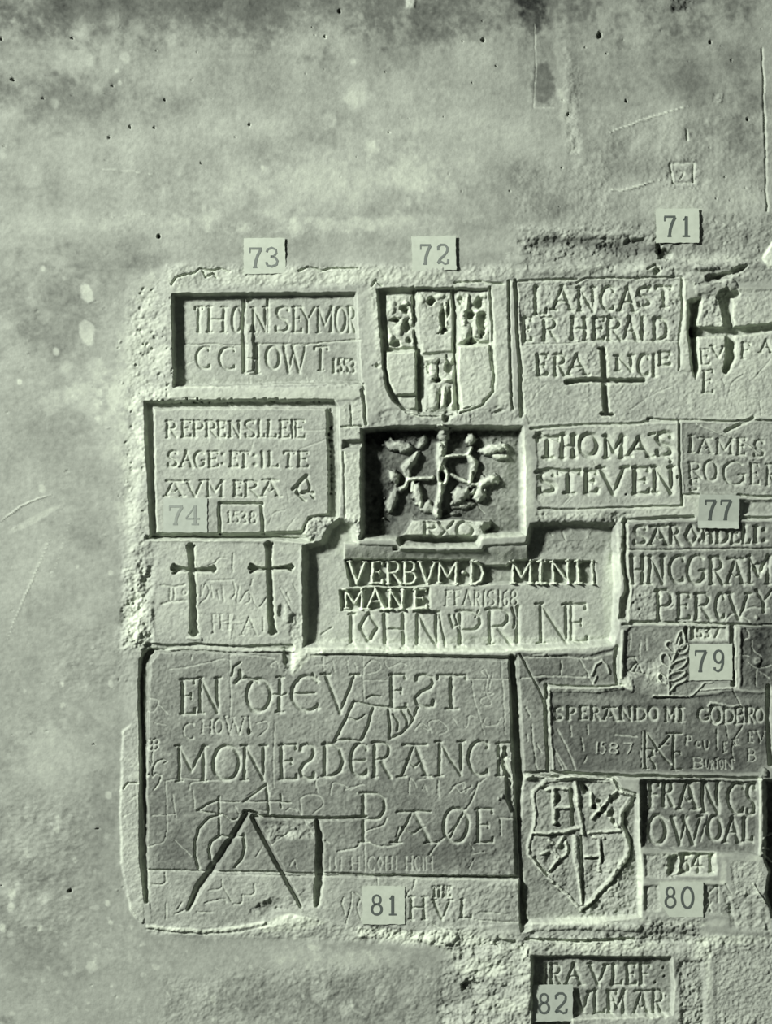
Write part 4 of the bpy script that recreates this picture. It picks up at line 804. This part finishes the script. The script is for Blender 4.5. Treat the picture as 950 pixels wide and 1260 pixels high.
# -- shield stone 80
sR = thing('carved_shield_stone', 'sunken weathered stone with a pointed quartered shield, left of the card 80', 'carved stone')
block([(60,100),(150,75),(430,80),(690,85),(760,185),(870,215),(880,560),(900,700),(890,1060),(600,1085),(100,1105),(60,900),(30,500)], -7.0, 6, .36, sR, 2.0, org=OR, med=1.2)
shift([(420,560),(880,560),(880,1060),(420,1060)], 2, 60, .10, OR)
g = reg('shield_face', sR)
block([(150,195),(235,118),(430,95),(690,120),(735,185),(830,225),(765,330),(762,420),(818,540),(800,650),(700,780),(560,930),(470,1005),(380,900),(240,790),(150,680),(110,600),(140,480),(152,340)], -4.2, 5, .42, g, 2.2, None, org=OR, med=1.2)
gr = reg('shield_border', sR)
stroke([([(150,192),(235,118),(430,95),(570,112),(690,120),(738,185),(828,222),(760,330),(756,420),(806,530),(796,640),(690,790),(560,925),(472,1000)], [.9,1,1,1,1,1,1,1.2,1.2,1.2,1.2,1.1,1.1,1]),
        ([(150,192),(158,340),(145,470),(112,560),(116,630),(160,690),(245,790),(380,905),(470,1005)], .8)], 6, 4.0, gr, None, OR, 1, 'r', .06)
cut(OR, [(700,90),(745,175),(845,212)], 4.5, 4.5); cut(OR, [(775,340),(775,430),(830,545),(815,655),(705,805),(570,945),(490,1010)], 4, 3.4, wf=.9); cut(OR, [(150,75),(300,85),(400,62),(520,75),(690,88)], 5, 4.5)
g = reg('dividing_rib', sR); stroke([([(438,120),(450,260),(480,400),(484,480)], 1),([(430,510),(440,640),(465,800),(478,960)], [1.5,1.4,1,.6]),([(150,478),(280,482),(400,455),(470,440)], .9),([(530,478),(620,468),(750,460)], .8)], 5.4, 3.8, g, None, OR, 1, 'r', .07)
cut(OR, [(410,180),(420,300),(425,420)], 5, 4); cut(OR, [(150,492),(240,498),(340,485)], 3.4, 3.4); cut(OR, [(478,500),(486,720),(490,940)], 3.2, 3.4)
g = reg('tee_charge', sR); stroke([([(240,180),(290,165),(400,172)], 1),([(286,170),(290,300),(290,410)], 1.1),([(300,300),(400,298)], .9)], 5, 4, g, None, OR, 1, 'r', .07)
lump(322, 240, 22, 46, -6, 0, org=OR); lump(310, 420, 26, 22, -4, 0, org=OR); lump(240, 170, 60, 14, -3, 0, org=OR)
g = reg('tee_charge', sR); stroke([([(560,505),(630,512)], 1),([(600,510),(605,630),(600,740)], 1),([(500,640),(600,632)], .9)], 5, 3.6, g, None, OR, 1, 'r', .07)
lump(622, 620, 12, 90, -4, 0, org=OR); cut(OR, [(510,655),(590,650)], 3, 3)
for (x, y, a, b) in ((565,298,20,20),(602,258,22,20),(634,308,26,26),(604,350,26,20),(690,345,34,36),(700,235,44,30),(500,170,22,40),(700,400,14,40),(520,180,14,30)):
    g = reg('hollow', sR); lump(x, y, a, b, -7, -30, OR, g, None, -.06)
for P in ([(550,380),(600,320),(660,250),(730,180)], [(590,270),(640,330),(700,400),(745,450)], [(540,200),(545,290)]):
    stroke([(P, 1)], 4.4, 3.6, None, None, OR, 1, 'r', .07)
g = reg('zigzag_charge', sR); stroke([([(260,530),(310,570),(350,510)], 1),([(370,540),(380,620),(300,680),(245,770)], 1),([(200,620),(260,600),(330,640)], .9),([(300,600),(310,680)], .8)], 4.6, 3.0, g, None, OR, 1, 'r', .05)
lump(350, 575, 28, 30, -4, 0, org=OR); cut(OR, [(160,650),(200,710),(242,770),(320,690)], 4, 4); cut(OR, [(290,830),(340,880),(390,910)], 3, 3)
rough([(520,700),(880,620),(890,1060),(480,1060)], 1.4, 10, .06, 1, OR); rough([(100,500),(400,500),(420,900),(250,900)], .9, 8, 0, 1, OR)
stain_or_light(788, 1080, 6, 60, .08, 0, 1.2, .15); stain_or_light(715, 1132, 70, 8, .18, 0, 1.1, .15)  # lit right edge and bottom ledge of the shield recess painted paler
stroke([([(100,1130),(400,1110),(760,1120),(860,1125)], 1)], 10, 2.6, None, None, OR, 1, 'r', .08)
rough([(645,1138),(790,1134),(860,1138),(860,1160),(645,1160)], 1.4, 5, -.06, 1.6); cut(None, [(648,1156),(700,1158),(780,1156)], 4, 4)

# -- FRANCIS OWDAL
sS = thing('inscribed_stone', 'stone cut FRANCIS OWDAL inside a raised border, above the card 80', 'inscribed stone')
block([(95,95),(300,100),(600,100),(860,105),(862,300),(850,582),(500,568),(98,545),(90,300)], -2.6, 3, .28, sS, 1.5, org=OS, med=.8)
stroke([([(872,92),(876,300),(872,580)], 1)], 6, 2.8, None, None, OS, 1, 'r', .12); stroke([([(300,80),(600,92),(872,92)], 1)], 4, 1.4, None, None, OS, 1, 'r', .04)
letters(sS, OS, """120 292 | l 112 130 | F 146 226 | R 242 316 112 278 | a 340 482 112 294 | N 496 622 112 322 | C 660 784 125 325 | S 788 850 130 340
355 520 | O 148 272 335 525 | W 300 500 345 520 | O 534 628 345 500 | A 636 748 355 510 | L 760 828 355 500""", 6.0, 5.4)
lines(sS, OS, [[(200,330),(240,345),(280,370)],[(330,120),(480,118)],[(700,335),(800,330)],[(420,300),(490,295)],[(490,500),(540,330)]], 3, 2, 'flourish')
rough([(95,95),(150,95),(150,540),(95,540)], 1.4, 5, -.03, 1.5, OS)
# small stones under it
g = reg('stone', 0, label='small pitted block left of the date 1541', mat=M_ROUGH); block([(110,575),(330,572),(320,640),(330,700),(300,745),(240,750),(120,740)], .5, 4, .50, g, 2.2, org=OS)
lump(310, 650, 46, 80, -9, 10, org=OS, tone=-.05)
sT = thing('inscribed_stone', 'little sunken tablet dated 1541 just above the card 80', 'inscribed stone')
block([(335,566),(586,570),(592,728),(336,726),(346,640)], -2.2, 4, .58, sT, 1.0, None, org=OS)
letters(sT, OS, "588 705 | 5 366 420 | 4 430 500 | 1 534 584", 5.0, 3.8)
lines(sT, OS, [[(340,716),(570,716),(578,580)]], 3, 2)
g = reg('stone', 0, label='pitted plain block right of the date 1541', mat=M_ROUGH); block([(672,618),(860,622),(900,660),(905,820),(820,850),(700,850),(680,740)], .6, 5, .52, g, 2.4, org=OS)
g = reg('stone', 0, label='scratched stone right of the card 80', mat=M_STONE); block([(500,778),(640,780),(690,860),(720,1000),(505,975)], -.5, 4, .48, g, 2.0, org=OS)
lines(g, OS, [[(520,860),(590,790)],[(530,840),(550,960)],[(600,790),(600,900)],[(650,780),(690,850)],[(560,900),(510,960)]], 3, 2)
g = reg('stone', 0, label='weathered stone left of the card 80', mat=M_STONE); block([(112,790),(215,780),(235,900),(225,962),(115,960)], -.5, 4, .50, g, 2.4, org=OS)
rough([(640,830),(900,830),(940,1100),(700,1060)], 2.0, 10, .06, 2.5, OS); rough([(120,985),(520,990),(480,1110),(150,1110)], 1.8, 8, -.03, 2.5, OS)
g = reg('stone', 0, label='dark hollow stone at the right edge', mat=M_ROUGH); block([(896,95),(1080,95),(1080,1010),(940,1010),(900,860),(920,700),(890,640)], -9, 6, .14, g, 2.2, org=OS, crumble=.8)
for P in ([(880,570),(950,640)], [(820,780),(900,900)], [(890,480),(950,460)], [(880,540),(930,560)]): stroke([(P, 1)], 3, 2.2, None, None, OS, 1, 'r', .12)
stain_or_light(788, 1090, 5, 60, .06, 0, 1, .15); stain_or_light(850, 1052, 60, 5, .2, 0, 1, .15); stain_or_light(890, 1072, 5, 22, .18, 0, 1, .15); stain_or_light(860, 1086, 60, 4, .14, 0, 1, .2); stain_or_light(930, 1056, 14, 6, .2)  # first strip repeats the painted brightness of the shield recess's right edge
stain_or_light(850, 1136, 80, 5, .12, 0, 1, .3)

# -- RAVLEF
rough([(640,1150),(990,1150),(990,1178),(640,1180)], 1.8, 8, .06, 2); stain_or_light(740, 1164, 90, 8, .18, 0, 1, .25); stain_or_light(865, 1190, 14, 60, .16, 0, 1, .3); stain_or_light(900, 1156, 60, 8, .14)
sU = thing('inscribed_stone', 'sunken stone at the lower edge cut RAVLEF over VLMAR, carrying the card 82', 'inscribed stone')
block([(145,148),(400,150),(618,154),(628,250),(622,352),(400,362),(284,366),(284,480),(145,480)], -6.5, 4, .38, sU, 2.0, org=OU, med=.7)
letters(sU, OU, """184 252 | l 190 202 | R 210 252 | A 262 320 | V 342 402 | L 416 452 | E 462 500 | F 508 546
272 352 | V 290 346 278 342 | L 354 396 | F 400 438 | M 408 462 | a 486 548 | R 552 594""", 5.4, 4.6)
for (x, y) in ((590,195),(592,225),(560,245),(600,290)):
    g = reg('drilled_dot', sU); lump(x, y, 6, 6, -3, 0, OU, g, sU, -.05)
g = reg('stone', 0, label='rough whitish stone right of the lowest inscription', mat=M_ROUGH); block([(634,160),(720,165),(732,260),(730,420),(640,420),(640,300)], -.5, 5, .50, g, 2.0, org=OU, crumble=.6)
rough([(630,160),(735,160),(735,400),(630,400)], 1.4, 6, 0, 3, OU)
g = reg('stone', 0, label='large grainy plain block at the lower right corner', mat=M_ROUGH); block([(752,138),(900,120),(1100,118),(1100,440),(752,440)], .8, 6, .50, g, 1.5, org=OU, med=.6)
s_ = win(870, 1160, 990, 1280, 0); H[s_] += .25 * N_GRIT[s_]
rough([(640,1250),(990,1250),(990,1300),(640,1300)], 1.0, 8)

# edge wear on every side alike, which also paints in bright highlights along arrises
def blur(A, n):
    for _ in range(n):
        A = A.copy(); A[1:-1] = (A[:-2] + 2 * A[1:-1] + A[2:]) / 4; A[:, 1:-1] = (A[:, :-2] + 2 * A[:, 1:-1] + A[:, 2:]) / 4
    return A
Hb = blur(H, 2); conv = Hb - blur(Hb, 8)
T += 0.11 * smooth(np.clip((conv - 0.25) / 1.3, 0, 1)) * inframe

# ================================================================ build the meshes from the height field
NV = ny * nx
gx, gy = np.meshgrid(PX(xs), PZ(ys))
co = np.empty((ny, nx, 3)); co[..., 0] = gx; co[..., 1] = -H / 1000.0; co[..., 2] = gy
co = co.reshape(-1, 3)
# smooth normals of the whole face, so that neighbouring pieces meet without a seam
dHx = np.gradient(H, xs, axis=1); dHy = np.gradient(H, ys, axis=0)
nrm = np.stack([-dHx, -np.ones_like(H), dHy], -1); nrm /= np.linalg.norm(nrm, axis=-1, keepdims=True)
nrm = nrm.reshape(-1, 3)
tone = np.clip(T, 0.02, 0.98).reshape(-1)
iy, ix = np.mgrid[0:ny - 1, 0:nx - 1]
v00 = (iy * nx + ix).reshape(-1)
quads = np.stack([v00, v00 + nx, v00 + nx + 1, v00 + 1], -1)
Rf = R.reshape(-1)
order = np.argsort(Rf, kind='stable'); cuts = np.searchsorted(Rf[order], np.arange(len(REG) + 1))
objs = {}
def own_chain(i):
    while REG[i]['parent'] is not None: i = REG[i]['parent']
    return i
cent = {}
for i, r in enumerate(REG):
    q_ = order[cuts[i]:cuts[i + 1]]
    r['cells'] = q_
    if len(q_) < 2:
        cent[i] = None; continue
    vs_ = co[quads[q_].reshape(-1)]
    cent[i] = np.array([0, 0, 0.0]) if i == 0 else np.array([vs_[:, 0].mean(), vs_[:, 1].min(), vs_[:, 2].min() if r['parent'] is None else vs_[:, 2].mean()])
def build(i):
    r = REG[i]; q_ = r['cells']
    F = quads[q_]
    used, inv = np.unique(F.reshape(-1), return_inverse=True)
    V = co[used]; N = nrm[used]; Tn = tone[used]; F = inv.reshape(-1, 4)
    if r['parent'] is None or r['name'] == 'stone':        # real body behind the face: sides run back into the wall
        depth = 0.30 if i == 0 else 0.034
        E = np.concatenate([F[:, [0, 1]], F[:, [1, 2]], F[:, [2, 3]], F[:, [3, 0]]])
        key = E[:, 0].astype(np.int64) * len(V) + E[:, 1]; rkey = E[:, 1].astype(np.int64) * len(V) + E[:, 0]
        bd = E[~np.isin(key, rkey)]
        if i != 0:
            bx = V[:, 0]; 
        bv = np.unique(bd.reshape(-1)); mp = np.full(len(V), -1); n0 = len(V)
        mp[bv] = np.arange(len(bv))
        front = V[bv].copy(); back = front.copy(); back[:, 1] = depth
        if i == 0:                                          # only the outer edge of the wall needs its thickness
            lim = (front[:, 0] < PX(xs[0]) + .001) | (front[:, 0] > PX(xs[-1]) - .001) | (front[:, 2] > PZ(ys[0]) - .001) | (front[:, 2] < PZ(ys[-1]) + .001)
            keep = lim[mp[bd[:, 0]]] & lim[mp[bd[:, 1]]]; bd = bd[keep]
        V = np.concatenate([V, front, back])
        c0 = V[:n0].mean(0); nn = front - c0; nn[:, 1] = 0; nn /= np.maximum(np.linalg.norm(nn, axis=1, keepdims=True), 1e-6)
        N = np.concatenate([N, nn, nn]); Tn = np.concatenate([Tn, Tn[bv], Tn[bv]])
        SF = np.stack([mp[bd[:, 1]] + n0, mp[bd[:, 0]] + n0, mp[bd[:, 0]] + n0 + len(bv), mp[bd[:, 1]] + n0 + len(bv)], -1)
        F = np.concatenate([F, SF])
        if i == 0:                                          # closing back
            a = len(V); x0, x1, z0, z1 = PX(xs[0]), PX(xs[-1]), PZ(ys[-1]), PZ(ys[0])
            V = np.concatenate([V, [[x0, depth, z0], [x1, depth, z0], [x1, depth, z1], [x0, depth, z1]]]); N = np.concatenate([N, [[0, 1, 0]] * 4]); Tn = np.concatenate([Tn, [.4] * 4])
            F = np.concatenate([F, [[a, a + 3, a + 2, a + 1]]])
    c = cent[i]; V = V - c
    me = bpy.data.meshes.new(r['name'])
    me.vertices.add(len(V)); me.vertices.foreach_set('co', V.astype(np.float32).reshape(-1))
    me.loops.add(len(F) * 4); me.loops.foreach_set('vertex_index', F.astype(np.int32).reshape(-1))
    me.polygons.add(len(F)); me.polygons.foreach_set('loop_start', (np.arange(len(F)) * 4).astype(np.int32))
    me.update(calc_edges=True)
    me.polygons.foreach_set('use_smooth', np.ones(len(F), dtype=bool))
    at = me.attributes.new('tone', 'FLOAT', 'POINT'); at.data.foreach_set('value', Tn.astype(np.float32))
    if i == 0: me.attributes.new('custom_normal', 'FLOAT_VECTOR', 'POINT').data.foreach_set('vector', N.astype(np.float32).reshape(-1))
    else: me.attributes.new('custom_normal', 'FLOAT_VECTOR', 'POINT').data.foreach_set('vector', N.astype(np.float32).reshape(-1))
    m = r.get('mat')
    k = i
    while m is None and REG[k]['parent'] is not None: k = REG[k]['parent']; m = REG[k].get('mat')
    me.materials.append(m or M_STONE)
    o = bpy.data.objects.new(r['name'], me); scene.collection.objects.link(o)
    for key in ('label', 'category', 'group', 'kind'):
        if r.get(key): o[key] = r[key]
    return o
for i, r in enumerate(REG):
    if cent[i] is None: continue
    o = build(i); objs[i] = o
    p = r['parent']
    while p is not None and p not in objs: p = REG[p]['parent']
    if p is None: o.location = tuple(cent[i])
    else:
        o.parent = objs[p]; o.location = tuple(cent[i] - cent[p])

# ================================================================ numbered cards
DG = {
 '7': [([(0, .0), (.98, .0)], .9), ([(.03, 0), (.03, .24)], .55), ([(.95, .02), (.68, .35), (.52, .65), (.45, 1)], 1.15), ([(.28, 1), (.62, 1)], .7)],
 '1': [([(.5, .02), (.5, 1)], 1.25), ([(.5, .02), (.34, .16), (.18, .2)], .7), ([(.12, 1), (.88, 1)], .7)],
 '2': [([(.14, .3), (.12, .14), (.34, .02), (.66, .02), (.88, .16), (.86, .36), (.6, .58), (.28, .76), (.1, .96)], .95), ([(.1, .96), (.4, .88), (.68, 1), (.92, .96), (.95, .76)], .9)],
 '3': [([(.12, .24), (.2, .08), (.5, 0), (.78, .1), (.82, .28), (.66, .44), (.4, .47)], .9), ([(.4, .47), (.75, .53), (.9, .7), (.84, .9), (.5, 1), (.18, .94), (.08, .76)], .95)],
 '4': [([(.66, 1), (.66, 0)], 1.15), ([(.66, .02), (.04, .68)], .6), ([(.04, .7), (.98, .7)], .7), ([(.42, 1), (.92, 1)], .7)],
 '8': [(arc(.5, .24, .32, .23, 0, 360, 16), .85), (arc(.5, .73, .4, .27, 0, 360, 16), .95)],
 '0': [(arc(.5, .5, .4, .49, 0, 360, 20), 1.05)],
 '9': [(arc(.5, .3, .38, .29, 0, 360, 16), .95), ([(.88, .3), (.86, .62), (.72, .9), (.42, 1), (.16, .92), (.14, .8)], .95)],
}
def hmax(x0, y0, x1, y1):
    s = win(x0, y0, x1, y1, 0); return H[s]
def card(label, box, digs, paper, ink, w=3.0, prof=None, tilt=0.0, fallback=90, jag=0.5, skew=0.0, torn=None, seed=0):
    """box in mm; prof(v) gives how far each height of the card stands off the wall"""
    x0, y0, x1, y1 = box
    h = hmax(*box); base = np.percentile(h, fallback) + 0.7
    cx, cy = (x0 + x1) / 2, y1
    r_ = np.random.RandomState(seed + 3)
    nu, nv = 14, 14
    ju = r_.uniform(-jag, jag, (nv + 1, 2)); jv = r_.uniform(-jag, jag, (nu + 1, 2))
    bow = r_.uniform(-.5, .5, 3)
    def off(u, v):
        return base + (prof(v) if prof else 0) + tilt * (v - .5) + 0.6 * bow[0] * math.sin(3 * u + 2 * v) + .5 * (u - .5) ** 2 * 4 * abs(bow[1]) + .25
    V = []; F = []
    for side in (0, 1):
        for j in range(nv + 1):
            for i in range(nu + 1):
                u, v = i / nu, j / nv
                x = x0 + u * (x1 - x0) + (ju[j][0] if i == 0 else ju[j][1] if i == nu else 0) + skew * (v - .5)
                y = y0 + v * (y1 - y0) + (jv[i][0] if j == 0 else jv[i][1] if j == nv else 0) - skew * (u - .5)
                if torn and torn(u, v) is not None: x, y = x0 + torn(u, v)[0] * (x1 - x0), y0 + torn(u, v)[1] * (y1 - y0)
                z = off(u, v) + (0 if side == 0 else -.5)
                V.append(((x - cx) / 1000, -z / 1000, (cy - y) / 1000))
    n1 = (nu + 1) * (nv + 1); W = nu + 1
    for j in range(nv):
        for i in range(nu):
            a = j * W + i
            F.append((a, a + W, a + W + 1, a + 1)); F.append((n1 + a, n1 + a + 1, n1 + a + W + 1, n1 + a + W))
    for i in range(nu):
        F.append((i, i + 1, n1 + i + 1, n1 + i)); a = nv * W + i; F.append((a, n1 + a, n1 + a + 1, a + 1))
    for j in range(nv):
        a = j * W; F.append((a, n1 + a, n1 + a + W, a + W)); a += nu; F.append((a, a + W, n1 + a + W, n1 + a))
    me = bpy.data.meshes.new('number_card'); me.from_pydata(V, [], F); me.update(); me.materials.append(paper)
    o = bpy.data.objects.new('number_card', me); scene.collection.objects.link(o)
    o.location = (PX(cx), 0, PZ(cy)); o['label'] = label; o['category'] = 'card'; o['group'] = 'numbered cards on the wall'
    for ch, (a0, b0, a1, b1) in digs:
        V = []; F = []
        for pts, f in DG[ch]:
            P = [(a0 + p[0] * (a1 - a0), b0 + p[1] * (b1 - b0)) for p in pts]
            Q = []                                               # finer steps so the ink follows the curl of the card
            for k in range(len(P) - 1):
                n_ = max(1, int(math.hypot(P[k + 1][0] - P[k][0], P[k + 1][1] - P[k][1]) / 2.5))
                Q += [(P[k][0] + (P[k + 1][0] - P[k][0]) * t / n_, P[k][1] + (P[k + 1][1] - P[k][1]) * t / n_) for t in range(n_)]
            Q.append(P[-1]); hw = w * f / 2
            L_ = []
            for k, p in enumerate(Q):
                a, b = Q[max(0, k - 1)], Q[min(len(Q) - 1, k + 1)]
                dx, dy = b[0] - a[0], b[1] - a[1]; l = math.hypot(dx, dy) or 1
                ex = 0
                q0 = (p[0] - dy / l * hw, p[1] + dx / l * hw); q1 = (p[0] + dy / l * hw, p[1] - dx / l * hw)
                L_.append((q0, q1))
            st = len(V)
            for q0, q1 in L_:
                for qq, dz in ((q0, .30), (q1, .30), (q0, .02), (q1, .02)):
                    u, v = (qq[0] - x0) / (x1 - x0), (qq[1] - y0) / (y1 - y0)
                    V.append(((qq[0] - cx) / 1000, -(off(u, v) + dz) / 1000, (cy - qq[1]) / 1000))
            for k in range(len(L_) - 1):
                a = st + 4 * k; b = a + 4
                F += [(a, a + 1, b + 1, b), (a, b, b + 2, a + 2), (a + 1, a + 3, b + 3, b + 1)]
            a = st; F.append((a, a + 2, a + 3, a + 1)); a = st + 4 * (len(L_) - 1); F.append((a, a + 1, a + 3, a + 2))
        mx_ = np.mean(V, 0); V = [tuple(np.array(v_) - mx_) for v_ in V]
        me = bpy.data.meshes.new('printed_digit'); me.from_pydata(V, [], F); me.update(); me.materials.append(ink)
        d_ = bpy.data.objects.new('printed_digit', me); scene.collection.objects.link(d_); d_.parent = o; d_.location = tuple(mx_)
    return o
card('square paper card printed 73 above the THOM SEYMOR panel', (300, 293, 351, 337), [('7', (307, 306, 322, 329)), ('3', (326, 305, 343, 328))], M_PAPER, M_INK_GREY, skew=1.0, seed=1)
card('square paper card printed 72 above the large carved shield', (507, 291, 561, 333), [('7', (517, 302, 530, 325)), ('2', (537, 301, 552, 325))], M_PAPER, M_INK_GREY, skew=1.5, seed=2)
card('square paper card printed 71 at the upper right over a dark hole', (807, 257, 860, 299), [('7', (817, 267, 831, 291)), ('1', (838, 266, 850, 291))], M_PAPER, M_INK, seed=3)
card('faint paper card printed 74 on the bordered tablet', (201, 613, 255, 655), [('7', (208, 623, 225, 645)), ('4', (228, 622, 246, 645))], M_PAPER_DULL, M_INK_FADED, seed=4)
card('shaded paper card printed 77 curling off the ledge under IAMES ROGERS', (859, 609, 909, 650), [('7', (867, 616, 880, 639)), ('7', (886, 616, 899, 639))], M_PAPER_DULL, M_INK, 3.2,
     prof=lambda v: (5.0 - 4.4 * v / .8) if v < .8 else .6 + 1.2 * (v - .8) * 5, fallback=70, skew=-1, seed=5)
card('paper card printed 79 beside the leafy plant carving', (848, 792, 901, 837), [('7', (855, 801, 869, 826)), ('9', (877, 800, 891, 826))], M_PAPER, M_INK, seed=6)
card('paper card printed 81 on the low course under the largest stone', (446, 1090, 498, 1137), [('8', (456, 1101, 471, 1125)), ('1', (477, 1101, 489, 1125))], M_PAPER, M_INK, seed=7)
card('torn paper card printed 80 under the little tablet dated 1541', (812, 1085, 865, 1128), [('8', (817, 1091, 832, 1116)), ('0', (837, 1091, 854, 1117))], M_PAPER, M_INK, seed=8,
     torn=lambda u, v: (u + .22 * max(0, 1 - u) * max(0, v - .6) / .4, v) if (v > .6 and u < 1) else None)
card('paper card printed 82 on the lowest inscription', (656, 1212, 705, 1257), [('8', (662, 1223, 677, 1247)), ('2', (682, 1222, 698, 1247))], M_PAPER_DULL, M_INK, fallback=97, seed=9)
